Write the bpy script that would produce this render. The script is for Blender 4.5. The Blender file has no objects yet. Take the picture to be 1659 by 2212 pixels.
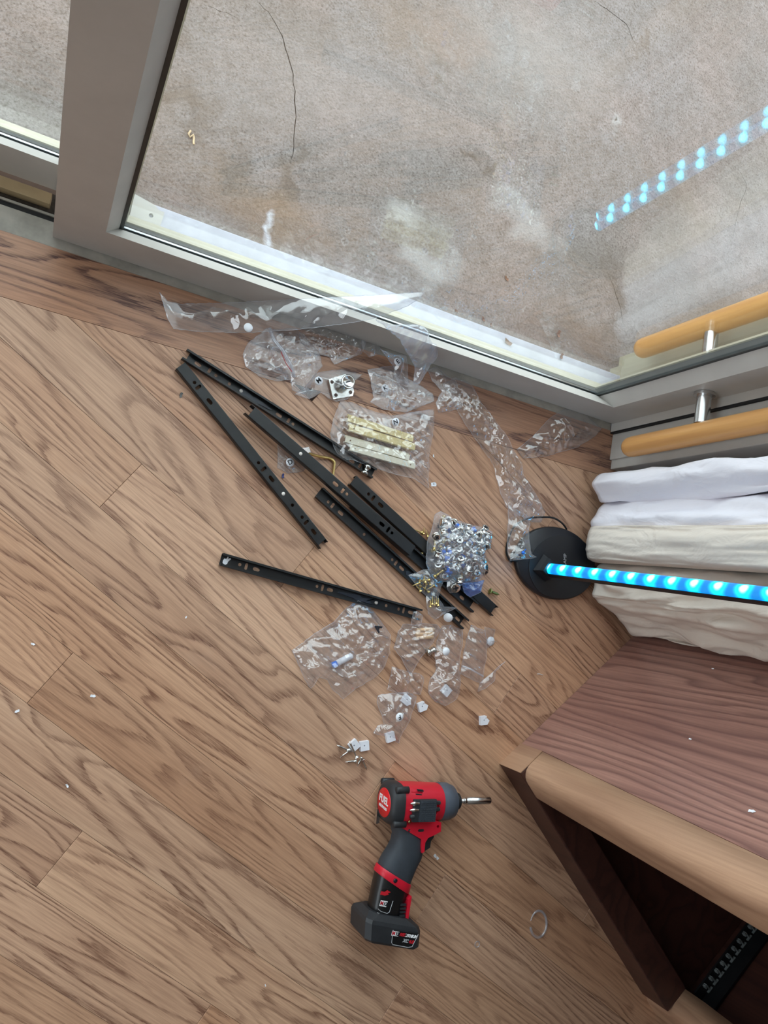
import bpy, bmesh, math, random
from mathutils import Vector, Matrix, noise, geometry
random.seed(7)
C = bpy.context.scene.collection
PI = math.pi
# ------------------------------------------------------------------ camera
RX, RY, RZ = (0.8920948, 0.1672584, 0.4197517), (0.2125952, -0.9750890, -0.0632833), (0.3987106, 0.1456919, -0.9054301)
FPX, CXP, CYP, CAMH = 1660.0, 829.5, 1106.0, 1.05
cam = bpy.data.cameras.new('camera')
cam_ob = bpy.data.objects.new('camera', cam)
C.objects.link(cam_ob)
cam.sensor_fit = 'VERTICAL'
cam.sensor_height = 24.0
cam.lens = 24.0 * FPX / 2212.0
cam.clip_start = 0.01
cam_ob.matrix_world = Matrix(((RX[0], -RY[0], -RZ[0], 0), (RX[1], -RY[1], -RZ[1], 0), (RX[2], -RY[2], -RZ[2], CAMH), (0, 0, 0, 1)))
bpy.context.scene.camera = cam_ob
# ------------------------------------------------------------------ daylight, exposure
SKY = 4.15
w = bpy.data.worlds.new('sky')
bpy.context.scene.world = w
w.use_nodes = True
bgn = w.node_tree.nodes['Background']
bgn.inputs[0].default_value = (0.87, 0.925, 1.0, 1)
bgn.inputs[1].default_value = SKY
pl = bpy.data.lights.new('door_portal', 'AREA')
pl.shape = 'RECTANGLE'
pl.size, pl.size_y = 2.75, 2.15
pl_ob = bpy.data.objects.new('door_portal', pl)
C.objects.link(pl_ob)
pl_ob.location = (-0.42, 0.58, 1.07)
pl_ob.rotation_euler = (-PI / 2, 0, 0)
pl.cycles.is_portal = True
pl2 = bpy.data.lights.new('added_window_portal', 'AREA')  # sky portal for the added left window
pl2.shape = 'RECTANGLE'
pl2.size, pl2.size_y = 1.75, 2.3
pl2_ob = bpy.data.objects.new('added_window_portal', pl2)
C.objects.link(pl2_ob)
pl2_ob.location = (-2.42, -1.0, 1.27)
pl2_ob.rotation_euler = (0, -PI / 2, 0)
pl2.cycles.is_portal = True
vs = bpy.context.scene.view_settings
vs.view_transform = 'Standard'
vs.look = 'None'
vs.exposure = 0.0
vs.gamma = 1.0
vs.use_curve_mapping = False
try:
    bpy.context.scene.cycles.transparent_max_bounces = 32
    bpy.context.scene.cycles.max_bounces = 10
    bpy.context.scene.cycles.diffuse_bounces = 5
except Exception:
    pass


# ------------------------------------------------------------------ helpers
def lin(r, g, b):
    f = lambda c: (c / 255 / 12.92) if c / 255 <= 0.04045 else ((c / 255 + 0.055) / 1.055) ** 2.4
    return (f(r), f(g), f(b), 1.0)


def G(px, py, z=0.0):
    """point of the room at height z that the photograph shows at px, py"""
    x, y = (px - CXP) / FPX, (py - CYP) / FPX
    d = Vector((RX[0] * x + RY[0] * y + RZ[0], RX[1] * x + RY[1] * y + RZ[1], RX[2] * x + RY[2] * y + RZ[2]))
    t = (z - CAMH) / d.z
    return Vector((d.x * t, d.y * t, z))


def tag(o, label=None, cat=None, group=None, kind=None):
    if label: o['label'] = label
    if cat: o['category'] = cat
    if group: o['group'] = group
    if kind: o['kind'] = kind
    return o


def empty(name, loc, rz=0.0):
    o = bpy.data.objects.new(name, None)
    o.empty_display_size = 0.02
    o.location = loc
    o.rotation_euler = (0, 0, rz)
    C.objects.link(o)
    return o


def copy_tree(o, parent=None):
    c = o.copy()
    C.objects.link(c)
    c.parent = parent
    for ch in list(o.children):
        copy_tree(ch, c)
    return c


class MB:
    def __init__(s): s.v, s.f, s.sm = [], [], []

    def add(s, vs_, fs, smooth=False, M=None):
        n = len(s.v)
        s.v += [tuple(M @ Vector(p)) if M else tuple(p) for p in vs_]
        s.f += [tuple(i + n for i in f) for f in fs]
        s.sm += [smooth] * len(fs)
        return s

    def box(s, a, b, M=None, bev=0.0):
        x0, y0, z0 = a; x1, y1, z1 = b
        if bev <= 0:
            return s.add([(x0, y0, z0), (x1, y0, z0), (x1, y1, z0), (x0, y1, z0), (x0, y0, z1), (x1, y0, z1), (x1, y1, z1), (x0, y1, z1)],
                         [(3, 2, 1, 0), (4, 5, 6, 7), (0, 1, 5, 4), (1, 2, 6, 5), (2, 3, 7, 6), (3, 0, 4, 7)], False, M)
        bm = bmesh.new()
        bmesh.ops.create_cube(bm, size=1)
        for v in bm.verts:
            v.co = Vector(((x0 + x1) / 2 + v.co.x * (x1 - x0), (y0 + y1) / 2 + v.co.y * (y1 - y0), (z0 + z1) / 2 + v.co.z * (z1 - z0)))
        bmesh.ops.bevel(bm, geom=bm.edges[:], offset=bev, segments=2, affect='EDGES', profile=0.6)
        s.add([v.co[:] for v in bm.verts], [[v.index for v in f.verts] for f in bm.faces], False, M)
        bm.free()
        return s

    def prism(s, poly, z0, z1, M=None, cham=0.0):
        n = len(poly)
        if sum(poly[i][0] * poly[(i + 1) % n][1] - poly[(i + 1) % n][0] * poly[i][1] for i in range(n)) < 0: poly = poly[::-1]
        if cham:
            cx = sum(p[0] for p in poly) / n; cy = sum(p[1] for p in poly) / n
            def ins(p):
                L = math.hypot(p[0] - cx, p[1] - cy); k = max(0, 1 - cham / L) if L else 1
                return (cx + (p[0] - cx) * k, cy + (p[1] - cy) * k)
            q = [ins(p) for p in poly]
            vs_ = [(x, y, z0) for x, y in poly] + [(x, y, z1 - cham) for x, y in poly] + [(x, y, z1) for x, y in q]
            fs = [tuple(range(n))[::-1], tuple(range(2 * n, 3 * n))]
            for k in (0, n):
                fs += [(k + i, k + (i + 1) % n, k + n + (i + 1) % n, k + n + i) for i in range(n)]
            return s.add(vs_, fs, False, M)
        vs_ = [(x, y, z0) for x, y in poly] + [(x, y, z1) for x, y in poly]
        return s.add(vs_, [tuple(range(n))[::-1], tuple(range(n, 2 * n))] + [(i, (i + 1) % n, n + (i + 1) % n, n + i) for i in range(n)], False, M)

    def holed(s, outer, holes, z0, z1, M=None):
        """plate with real holes"""
        loops = [outer] + holes
        flat = [p for l in loops for p in l]
        tris = geometry.tessellate_polygon([[Vector((p[0], p[1], 0)) for p in l] for l in loops])
        n = len(flat)
        fs = []
        for t in tris:
            a, b, c = (flat[i] for i in t)
            if (b[0] - a[0]) * (c[1] - a[1]) - (b[1] - a[1]) * (c[0] - a[0]) < 0: t = t[::-1]
            fs += [tuple(i + n for i in t), tuple(t)[::-1]]
        k = 0
        for li, l in enumerate(loops):
            m = len(l)
            ar = sum(l[i][0] * l[(i + 1) % m][1] - l[(i + 1) % m][0] * l[i][1] for i in range(m))
            for i in range(m):
                q = (k + i, k + (i + 1) % m, n + k + (i + 1) % m, n + k + i)
                fs.append(q if (ar > 0) == (li == 0) else q[::-1])
            k += m
        return s.add([(x, y, z0) for x, y in flat] + [(x, y, z1) for x, y in flat], fs, False, M)

    def loft(s, rings, smooth=True, closed=True, caps=True, M=None):
        n = len(rings[0]); vs_ = [p for r in rings for p in r]; fs = []
        for k in range(len(rings) - 1):
            for i in range(n if closed else n - 1):
                j = (i + 1) % n
                fs.append((k * n + i, k * n + j, (k + 1) * n + j, (k + 1) * n + i))
        s.add(vs_, fs, smooth, M)
        if caps and closed:
            s.add(rings[0], [tuple(range(n))[::-1]], False, M)
            s.add(rings[-1], [tuple(range(n))], False, M)
        return s

    def lathe(s, prof, seg=16, M=None, smooth=True):
        """prof: (radius, axial) pairs around local X"""
        return s.loft([[(a, r * math.cos(2 * PI * i / seg), r * math.sin(2 * PI * i / seg)) for i in range(seg)] for r, a in prof], smooth, True, True, M)

    def tube(s, pts, r, seg=8, smooth=True, M=None):
        pts = [Vector(p) for p in pts]
        rings = []
        up = Vector((0, 0, 1))
        for i, p in enumerate(pts):
            t = (pts[min(i + 1, len(pts) - 1)] - pts[max(i - 1, 0)]).normalized()
            a = t.cross(up)
            if a.length < 1e-3: a = t.cross(Vector((0, 1, 0)))
            a.normalize(); b = t.cross(a)
            rr = r[i] if isinstance(r, (list, tuple)) else r
            rings.append([p + a * rr * math.cos(2 * PI * k / seg) + b * rr * math.sin(2 * PI * k / seg) for k in range(seg)])
        return s.loft(rings, smooth, True, True, M)

    def build(s, name, mat, parent=None, loc=None, rot=None):
        me = bpy.data.meshes.new(name)
        me.from_pydata(s.v, [], s.f)
        me.polygons.foreach_set('use_smooth', s.sm)
        bm = bmesh.new(); bm.from_mesh(me)
        bmesh.ops.recalc_face_normals(bm, faces=bm.faces[:]); bm.to_mesh(me); bm.free()
        me.materials.append(mat)
        o = bpy.data.objects.new(name, me)
        C.objects.link(o)
        if parent: o.parent = parent
        if loc is not None: o.location = loc
        if rot is not None: o.rotation_euler = rot
        return o


def spline(pts, n=8, closed=False):
    out = []
    P = [Vector(p) for p in pts]; m = len(P)
    for i in range(m if closed else m - 1):
        p0 = P[(i - 1) % m] if closed or i > 0 else P[0]
        p1 = P[i]; p2 = P[(i + 1) % m]
        p3 = P[(i + 2) % m] if closed or i + 2 < m else P[-1]
        for k in range(n):
            t = k / n
            out.append(0.5 * ((2 * p1) + (p2 - p0) * t + (2 * p0 - 5 * p1 + 4 * p2 - p3) * t * t + (3 * p1 - p0 - 3 * p2 + p3) * t ** 3))
    if not closed: out.append(P[-1])
    return out


def text_mesh(body, size, name, mat, parent, M, ext=0.0002, bold=0.0, align='CENTER', shear=0.0):
    cu = bpy.data.curves.new('lettering', 'FONT')
    cu.body = body; cu.size = size; cu.extrude = ext; cu.offset = bold; cu.shear = shear
    cu.align_x = align; cu.align_y = 'CENTER'; cu.resolution_u = 3
    t = bpy.data.objects.new('lettering', cu)
    me = bpy.data.meshes.new_from_object(t)
    bpy.data.objects.remove(t); bpy.data.curves.remove(cu)
    me.transform(M)
    me.materials.clear(); me.materials.append(mat)
    o = bpy.data.objects.new(name, me)
    C.objects.link(o); o.parent = parent
    return o


# ------------------------------------------------------------------ materials
class NT:
    def __init__(s, name):
        s.m = bpy.data.materials.new(name); s.m.use_nodes = True
        s.t = s.m.node_tree; s.b = s.t.nodes['Principled BSDF']; s.out = s.t.nodes['Material Output']

    def n(s, ty, inp=None, **kw):
        nd = s.t.nodes.new('ShaderNode' + ty)
        for k, v in kw.items(): setattr(nd, k, v)
        for k, v in (inp or {}).items(): s.set(nd.inputs[k], v)
        return nd

    def set(s, sock, v):
        if hasattr(v, 'is_output'): s.t.links.new(v, sock)
        elif hasattr(v, 'outputs'): s.t.links.new(v.outputs[0], sock)
        else: sock.default_value = v

    def math(s, op, a, b=0.0, c=None):
        nd = s.n('Math', {0: a, 1: b}, operation=op)
        if c is not None: s.set(nd.inputs[2], c)
        return nd.outputs[0]

    def mix(s, fac, a, b, mode='MIX'):
        nd = s.n('Mix', data_type='RGBA', blend_type=mode)
        s.set(nd.inputs[0], fac); s.set(nd.inputs[6], a); s.set(nd.inputs[7], b)
        return nd.outputs[2]

    def ramp(s, fac, stops, interp='LINEAR'):
        nd = s.n('ValToRGB', {0: fac}); cr = nd.color_ramp; cr.interpolation = interp
        while len(cr.elements) < len(stops): cr.elements.new(0.5)
        for e, (p, c) in zip(cr.elements, stops):
            e.position = p; e.color = c if isinstance(c, tuple) else (c, c, c, 1)
        return nd.outputs[0]

    def noise(s, vec, scale, detail=2.0, rough=0.5, dist=0.0):
        return s.n('TexNoise', {'Vector': vec, 'Scale': scale, 'Detail': detail, 'Roughness': rough, 'Distortion': dist}).outputs[0]

    def coord(s, scale=(1, 1, 1), rand=False, which='Object'):
        tc = s.n('TexCoord').outputs[which]
        if rand:
            oi = s.n('ObjectInfo').outputs['Random']
            r = s.n('CombineXYZ', {0: s.math('MULTIPLY', oi, 37.0), 1: s.math('MULTIPLY', oi, 91.0), 2: s.math('MULTIPLY', oi, 53.0)})
            tc = s.n('VectorMath', {0: tc, 1: r}, operation='ADD').outputs[0]
        return s.n('VectorMath', {0: tc, 1: scale}, operation='MULTIPLY').outputs[0]

    def sc(s, vec, scale): return s.n('VectorMath', {0: vec, 1: scale}, operation='MULTIPLY').outputs[0]

    def p(s, **kw):
        for k, v in kw.items(): s.set(s.b.inputs[k.replace('_', ' ')], v)
        return s

    def bump(s, h, strength=0.3, dist=0.001):
        nd = s.n('Bump', {'Height': h, 'Strength': strength, 'Distance': dist})
        s.t.links.new(nd.outputs[0], s.b.inputs['Normal'])
        return s


def plain(name, col, rough=0.5, metal=0.0, var=0.12, scale=40, bump=0.0, spec=0.5, coat=0.0):
    n = NT(name)
    v = n.coord()
    f = n.noise(v, scale, 4, 0.6)
    c = n.mix(n.ramp(f, [(0.3, 0.0), (0.7, 1.0)]), tuple(x * (1 - var) for x in col[:3]) + (1,), tuple(min(1, x * (1 + var)) for x in col[:3]) + (1,))
    n.p(Base_Color=c, Roughness=rough, Metallic=metal, Specular_IOR_Level=spec, Coat_Weight=coat)
    if bump: n.bump(n.noise(v, scale * 6, 3), bump, 0.0006)
    return n.m


def oak(name, light, dark, line, contrast=1.25, rings=15.0, f0=14.0, f1=85.0):
    n = NT(name)
    v = n.coord(rand=True)
    warp = n.noise(n.sc(v, (1.7, 13.0, 1.0)), 1.0, 2.0, 0.5, 0.45)
    sep = n.n('SeparateXYZ', {0: v}).outputs
    ph = n.math('ADD', n.math('MULTIPLY', warp, rings), n.math('MULTIPLY', sep[1], n.math('ADD', n.math('MULTIPLY', n.math('FRACT', n.math('MULTIPLY', n.n('ObjectInfo').outputs['Random'], 5.17)), f1), f0)))
    rag = n.noise(n.sc(v, (70, 900, 1)), 1.0, 2.0, 0.6)
    ph = n.math('ADD', ph, n.math('MULTIPLY', rag, 0.34))
    fr = n.math('FRACT', ph)
    ring = n.ramp(fr, [(0.0, 1.0), (0.16, 0.85), (0.36, 0.12), (0.80, 0.0), (0.95, 0.25), (1.0, 1.0)])
    pores = n.noise(n.sc(v, (28, 520, 1)), 1.0, 3.0, 0.65)
    pores = n.ramp(pores, [(0.40, 0.0), (0.62, 1.0)])
    pm = n.math('MULTIPLY', ring, n.math('ADD', n.math('MULTIPLY', pores, 0.6), 0.42))
    zone = n.ramp(n.noise(n.sc(v, (1.1, 11, 1)), 1.0, 1.0), [(0.34, 0.55), (0.58, 1.0)])
    pm = n.math('MULTIPLY', pm, zone)
    fine = n.ramp(n.noise(n.sc(v, (14, 420, 1)), 1.0, 2.0, 0.7), [(0.38, 0.0), (0.7, 1.0)])
    tone = n.noise(n.sc(v, (1.4, 5, 1)), 1.0, 2.0, 0.5)
    oi = n.n('ObjectInfo').outputs['Random']
    base = n.mix(n.ramp(tone, [(0.3, 0.0), (0.7, 1.0)]), light, dark)
    base = n.mix(n.math('MULTIPLY', fine, 0.34), base, line)
    col = n.mix(n.math('MULTIPLY', pm, 0.78 * contrast), base, line)
    hv = n.n('HueSaturation', {'Color': col, 'Value': n.math('ADD', n.math('MULTIPLY', oi, 0.13), 0.95), 'Saturation': n.math('ADD', n.math('MULTIPLY', n.math('FRACT', n.math('MULTIPLY', oi, 7.3)), 0.08), 0.90)})
    dust = n.noise(n.coord((1, 1, 1)), 9.0, 4.0, 0.65)
    col2 = n.mix(n.ramp(dust, [(0.6, 0.0), (0.9, 0.12)]), hv.outputs[0], lin(196, 180, 168))
    n.p(Base_Color=col2, Roughness=n.math('ADD', n.math('MULTIPLY', pm, 0.14), 0.36), Specular_IOR_Level=0.5)
    n.bump(n.math('SUBTRACT', 1.0, pm), 0.12, 0.0006)
    return n.m


def walnut(name, light, dark, line, freq=62.0, rough=0.28):
    n = NT(name)
    v = n.coord(rand=True)                         # grain along local Z
    sep = n.n('SeparateXYZ', {0: v}).outputs
    wv = n.noise(n.sc(v, (11, 11, 1.7)), 1.0, 2.0, 0.5, 0.3)
    ph = n.math('ADD', n.math('MULTIPLY', wv, 6.0), n.math('MULTIPLY', n.math('ADD', sep[0], sep[1]), freq))
    fr = n.math('FRACT', ph)
    ring = n.ramp(fr, [(0.0, 1.0), (0.2, 0.55), (0.5, 0.0), (0.85, 0.1), (1.0, 1.0)])
    st = n.ramp(n.noise(n.sc(v, (300, 300, 7)), 1.0, 3.0, 0.6), [(0.35, 0.0), (0.68, 1.0)])
    tone = n.ramp(n.noise(n.sc(v, (9, 9, 2)), 1.0, 2.0), [(0.3, 0.0), (0.7, 1.0)])
    base = n.mix(tone, light, dark)
    base = n.mix(n.math('MULTIPLY', st, 0.35), base, line)
    col = n.mix(n.math('MULTIPLY', ring, 0.62), base, line)
    n.p(Base_Color=col, Roughness=rough, Specular_IOR_Level=0.45)
    n.bump(n.math('SUBTRACT', 1.0, st), 0.06, 0.0004)
    return n.m


def film(name, tint=(0.975, 0.98, 0.99), haze=0.05, rough=0.05, ior=2.1, hazecol=(0.86, 0.9, 1.0, 1)):
    n = NT(name)
    n.t.nodes.remove(n.b)
    tr = n.n('BsdfTransparent', {'Color': tint + (1,)})
    df = n.n('BsdfDiffuse', {'Color': hazecol})
    tl = n.n('BsdfTranslucent', {'Color': hazecol})
    dm = n.n('MixShader', {0: 0.4, 1: df, 2: tl})
    gl = n.n('BsdfGlossy', {'Color': (1, 1, 1, 1), 'Roughness': rough})
    fc = n.n('LayerWeight', {'Blend': 0.5}).outputs['Facing']
    hz = n.math('ADD', n.math('MULTIPLY', n.math('POWER', fc, 3.0), 0.30), haze)
    a = n.n('MixShader', {0: hz, 1: tr, 2: dm})
    f0 = ((ior - 1) / (ior + 1)) ** 2
    fz = n.math('ADD', n.math('MULTIPLY', n.math('POWER', fc, 5.0), 1 - f0), f0)
    b = n.n('MixShader', {0: n.math('MINIMUM', fz, 0.75), 1: a, 2: gl})
    n.set(n.out.inputs['Surface'], b)
    return n.m


def glass_mat(name, tint):
    n = NT(name)
    n.t.nodes.remove(n.b)
    tr = n.n('BsdfTransparent', {'Color': tint})
    gl = n.n('BsdfGlossy', {'Color': (1, 1, 1, 1), 'Roughness': 0.0})
    fc = n.n('LayerWeight', {'Blend': 0.5}).outputs['Facing']
    fz = n.math('ADD', n.math('MULTIPLY', n.math('POWER', fc, 5.0), 0.96), 0.04)
    n.set(n.out.inputs['Surface'], n.n('MixShader', {0: fz, 1: tr, 2: gl}))
    return n.m


OAK = oak('oak_laminate', lin(212, 169, 136), lin(190, 143, 110), lin(112, 70, 48))
OAKB = oak('oak_laminate_border', lin(206, 158, 124), lin(182, 132, 100), lin(84, 52, 46), 1.4, 12.0, 12.0, 10.0)
SUB = plain('dark_gap', lin(60, 42, 32), 0.8)
WALNUT = walnut('walnut_veneer', lin(172, 130, 116), lin(150, 109, 97), lin(92, 61, 60))
WALNUT_SOLID = walnut('walnut_solid', lin(196, 158, 130), lin(174, 136, 108), lin(136, 100, 80), 8.0, 0.4)
WALNUT_SHADED = walnut('walnut_shaded', lin(82, 50, 42), lin(70, 42, 36), lin(48, 29, 27), 14.0, 0.38)  # walnut darkened to carry the shade of the cabinet front and inside
BEECH = walnut('beech', lin(218, 166, 104), lin(208, 152, 92), lin(190, 134, 80), 3.0, 0.3)
FRAME = plain('cream_frame_paint', lin(188, 184, 178), 0.42, 0, 0.06, 14, 0.05)
FRAME_DIRTY = plain('dirty_frame_paint', lin(168, 163, 152), 0.6, 0, 0.22, 30, 0.1)
FRAME_OUT = plain('outer_frame_paint', lin(184, 177, 156), 0.45, 0, 0.08, 20, 0.05)
GASKET = plain('grey_gasket', lin(62, 66, 66), 0.5)
SPACER = plain('glazing_spacer', lin(205, 210, 215), 0.25, 0.9)
BLACK = plain('black_rubber', lin(20, 20, 22), 0.55)
CURB = plain('painted_curb', lin(184, 184, 196), 0.7, 0, 0.14, 24, 0.3)
WALL = plain('pale_wall_paint', lin(178, 174, 170), 0.8, 0, 0.03)
GLASS = glass_mat('window_glass', (0.95, 0.97, 0.96, 1))
STEEL = plain('brushed_steel', lin(205, 205, 205), 0.22, 1.0, 0.08)
CHROME = plain('zinc_plate', lin(214, 214, 210), 0.18, 1.0, 0.1, 120)
BRASS = plain('yellow_zinc', lin(200, 178, 120), 0.28, 1.0, 0.15, 120)
GREENZINC = plain('green_zinc', lin(150, 168, 110), 0.3, 1.0, 0.2, 120)
SLIDE = plain('black_slide_enamel', lin(24, 25, 27), 0.36, 0.0, 0.15, 60, 0.03)
SLIDE_LEVER = plain('black_slide_plastic', lin(46, 50, 62), 0.3)  # black plastic, lightened and blued to carry its sheen
RIVET = plain('white_rivet', lin(220, 214, 208), 0.35, 0.2)
WHITE = plain('white_plastic', lin(232, 234, 242), 0.4, 0, 0.03)
PAPER = plain('white_paper', lin(238, 240, 246), 0.7, 0, 0.03)
INK = plain('black_ink', lin(22, 22, 34), 0.6)
CREAM = plain('cream_plastic', lin(226, 208, 150), 0.4, 0, 0.04)
IVORY = plain('ivory_plastic', lin(236, 230, 208), 0.4, 0, 0.04)
BLUEP = plain('blue_plastic', lin(40, 120, 230), 0.3, 0, 0.1)
DOWEL = plain('beech_dowel', lin(224, 186, 146), 0.6, 0, 0.1, 200)
RED = plain('red_tool_plastic', lin(200, 26, 48), 0.38, 0, 0.06, 30, 0.04)
TOOLBLACK = plain('black_tool_plastic', lin(38, 40, 44), 0.5, 0, 0.15, 60, 0.08)
RUBBER = plain('grey_grip_rubber', lin(52, 58, 66), 0.62, 0, 0.12, 90, 0.2)
NOSE = plain('grey_nose_metal', lin(92, 102, 116), 0.45, 0.3, 0.1, 60)
STICKB = plain('black_label', lin(18, 18, 20), 0.3)
STICKR = plain('red_label', lin(214, 30, 38), 0.3)
STICKW = plain('white_print', lin(236, 236, 238), 0.4)
STICKG = plain('grey_print', lin(170, 172, 176), 0.4)
REDP = plain('red_print', lin(190, 30, 44), 0.4)
LAMPB = plain('black_lamp_plastic', lin(24, 26, 32), 0.45, 0, 0.1, 60)
LEAF = plain('dry_leaf', lin(120, 82, 62), 0.8, 0, 0.3, 200)
STICKWOOD = plain('raw_pine', lin(190, 166, 128), 0.6, 0, 0.1, 30)
FILM = film('clear_film')
FILM_HAZY = film('zip_bag_film', (0.97, 0.975, 0.985), 0.055, 0.07)
FILM_MILKY = film('milky_bag_film', (0.96, 0.965, 0.985), 0.16, 0.09)
FILM_FINE = film('fine_wrap_film', (0.985, 0.985, 0.99), 0.02, 0.04)
FILM_BLUE = film('blue_ribbed_film', (0.6, 0.72, 0.95), 0.30, 0.1, 1.86, (0.3, 0.45, 0.95, 1))
SEAL = film('zip_seal', (0.93, 0.95, 0.98), 0.24, 0.2)


def concrete():
    n = NT('bare_concrete')
    v = n.coord(which='Generated') if False else n.coord()
    big = n.ramp(n.noise(v, 3.2, 4, 0.6, 0.4), [(0.3, 0.0), (0.7, 1.0)])
    pink = n.ramp(n.noise(v, 5.5, 3, 0.55), [(0.45, 0.0), (0.72, 1.0)])
    wet = n.ramp(n.noise(v, 2.1, 5, 0.62, 0.6), [(0.52, 0.0), (0.66, 1.0)])
    grit = n.noise(v, 260, 4, 0.7)
    mid = n.noise(v, 46, 5, 0.65)
    c = n.mix(big, lin(148, 139, 137), lin(134, 124, 119))
    c = n.mix(n.math('MULTIPLY', pink, 0.6), c, lin(160, 140, 132))
    c = n.mix(n.math('MULTIPLY', wet, 0.5), c, lin(122, 109, 100))
    c = n.mix(n.math('MULTIPLY', n.ramp(mid, [(0.35, 1.0), (0.6, 0.0)]), 0.5), c, lin(116, 104, 96))
    c = n.mix(n.math('MULTIPLY', n.ramp(grit, [(0.34, 1.0), (0.5, 0.0)]), 0.75), c, lin(92, 80, 72))
    c = n.mix(n.math('MULTIPLY', n.ramp(grit, [(0.58, 0.0), (0.75, 1.0)]), 0.45), c, lin(196, 190, 182))
    # stains with a place of their own on the slab: (x, y, rx, ry, rotation, strength, colour)
    wv = n.n('VectorMath', {0: n.n('TexNoise', {'Vector': v, 'Scale': 14.0, 'Detail': 4.0}).outputs[1], 1: (0.16, 0.16, 0)}, operation='MULTIPLY').outputs[0]
    vw = n.n('VectorMath', {0: n.n('VectorMath', {0: v, 1: wv}, operation='ADD').outputs[0], 1: (0.08, 0.08, 0)}, operation='SUBTRACT').outputs[0]
    for (px, py, rx, ry, rot, k, col) in STAINS:
        P0 = G(px, py, -0.03)
        d = n.n('VectorMath', {0: vw, 1: (P0.x, P0.y, -0.03)}, operation='SUBTRACT').outputs[0]
        d = n.n('VectorRotate', {'Vector': d, 'Angle': -rot}, rotation_type='Z_AXIS').outputs[0]
        d = n.sc(d, (1 / rx, 1 / ry, 0))
        L = n.n('VectorMath', {0: d}, operation='LENGTH').outputs[1]
        c = n.mix(n.math('MULTIPLY', n.ramp(L, [(0.25, 1.0), (1.0, 0.0)]), k), c, col)
    n.p(Base_Color=c, Roughness=0.85, Specular_IOR_Level=0.25)
    n.bump(n.math('ADD', n.math('MULTIPLY', grit, 0.6), n.math('MULTIPLY', mid, 1.2)), 0.9, 0.004)
    return n.m


DARKST, PALE, WHITEST = lin(104, 88, 74), lin(188, 184, 182), lin(206, 206, 214)
STAINS = [(700, 620, 0.30, 0.03, 0.0, 0.35, lin(112, 94, 80)), (560, 480, 0.2, 0.06, 0.1, 0.3, lin(128, 104, 84)), (1150, 120, 0.25, 0.15, 0.4, 0.4, lin(170, 162, 158)), (760, 200, 0.3, 0.12, 0.3, 0.3, lin(164, 152, 148)), (980, 90, 0.1, 0.06, 0.2, 0.3, lin(160, 134, 120)), (1250, 560, 0.16, 0.05, 0.3, 0.4, lin(120, 108, 98)), (1480, 440, 0.12, 0.07, -0.4, 0.35, lin(126, 112, 98)), (680, 60, 0.12, 0.05, 0.2, 0.3, lin(128, 116, 108)),
          (410, 205, 0.05, 0.03, 0.3, 0.45, DARKST), (440, 300, 0.016, 0.09, 0.5, 0.35, DARKST), (500, 365, 0.03, 0.03, 0, 0.35, DARKST),
          (620, 385, 0.018, 0.07, 0.1, 0.6, DARKST), (600, 460, 0.14, 0.05, -0.1, 0.35, lin(140, 112, 82)), (950, 140, 0.05, 0.012, -0.7, 0.5, DARKST),
          (1010, 350, 0.04, 0.01, 0.5, 0.6, DARKST), (1055, 355, 0.01, 0.03, 0, 0.6, DARKST), (1390, 95, 0.05, 0.014, -0.6, 0.45, DARKST),
          (880, 450, 0.05, 0.03, 0.2, 0.5, PALE), (930, 570, 0.07, 0.045, 0.2, 0.55, PALE), (1130, 470, 0.08, 0.035, -0.3, 0.4, PALE),
                    (1240, 730, 0.12, 0.06, 0.0, 0.5, lin(108, 90, 76)), (1330, 620, 0.02, 0.09, 0.2, 0.35, DARKST), (1337, 276, 0.022, 0.03, 0, 0.6, PALE),
          (1335, 272, 0.006, 0.013, 0, 0.9, lin(90, 78, 68)), (580, 490, 0.012, 0.012, 0, 0.7, WHITEST), (900, 690, 0.25, 0.03, -0.02, 0.3, lin(112, 96, 82)),
          (350, 40, 0.05, 0.1, 0, 0.25, DARKST), (870, 40, 0.12, 0.06, 0, 0.3, lin(150, 128, 112))]
CONC = concrete()


def fabric(name, col, sc_=900):
    n = NT(name)
    v = n.coord()
    wv = n.noise(n.sc(v, (1, 1, 0.15)), sc_, 2)
    tone = n.noise(v, 9, 3)
    c = n.mix(tone, tuple(x * 0.93 for x in col[:3]) + (1,), col)
    n.p(Base_Color=c, Roughness=0.85, Specular_IOR_Level=0.2, Sheen_Weight=0.1)
    cr = n.noise(n.sc(v, (1, 1, 0.6)), 20, 3, 0.5, 1.2)
    n.bump(n.math('ADD', n.math('MULTIPLY', wv, 0.03), cr), 0.55, 0.012)
    return n.m


CLOTH = fabric('beige_curtain', lin(226, 216, 205))
LINING = fabric('white_lining', lin(236, 234, 242))


def led(name):
    n = NT(name)
    v = n.coord()
    sep = n.n('SeparateXYZ', {0: v}).outputs
    t = n.math('SUBTRACT', n.math('FRACT', n.math('DIVIDE', sep[0], 0.0363)), 0.5)
    dx = n.math('MULTIPLY', t, 0.0363)
    d = n.math('SQRT', n.math('ADD', n.math('MULTIPLY', dx, dx), n.math('MULTIPLY', sep[1], sep[1])))
    d = n.math('MULTIPLY', d, 50.0)          # 0..1 over 20 mm
    col = n.ramp(d, [(0.0, (0.07, 0.46, 1.0, 1)), (0.22, (0.06, 0.48, 1.0, 1)), (0.38, (0.0, 0.62, 1.0, 1)), (0.55, (0.0, 0.55, 1.0, 1)), (0.78, (0.0, 0.28, 0.85, 1))])
    st = n.ramp(d, [(0.0, 1.0), (0.24, 0.65), (0.40, 0.085), (0.75, 0.042)])
    n.p(Base_Color=(0.02, 0.05, 0.1, 1), Emission_Color=col, Emission_Strength=n.math('MULTIPLY', st, 24.0), Roughness=0.3)
    return n.m


LED = led('led_diffuser')

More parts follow.
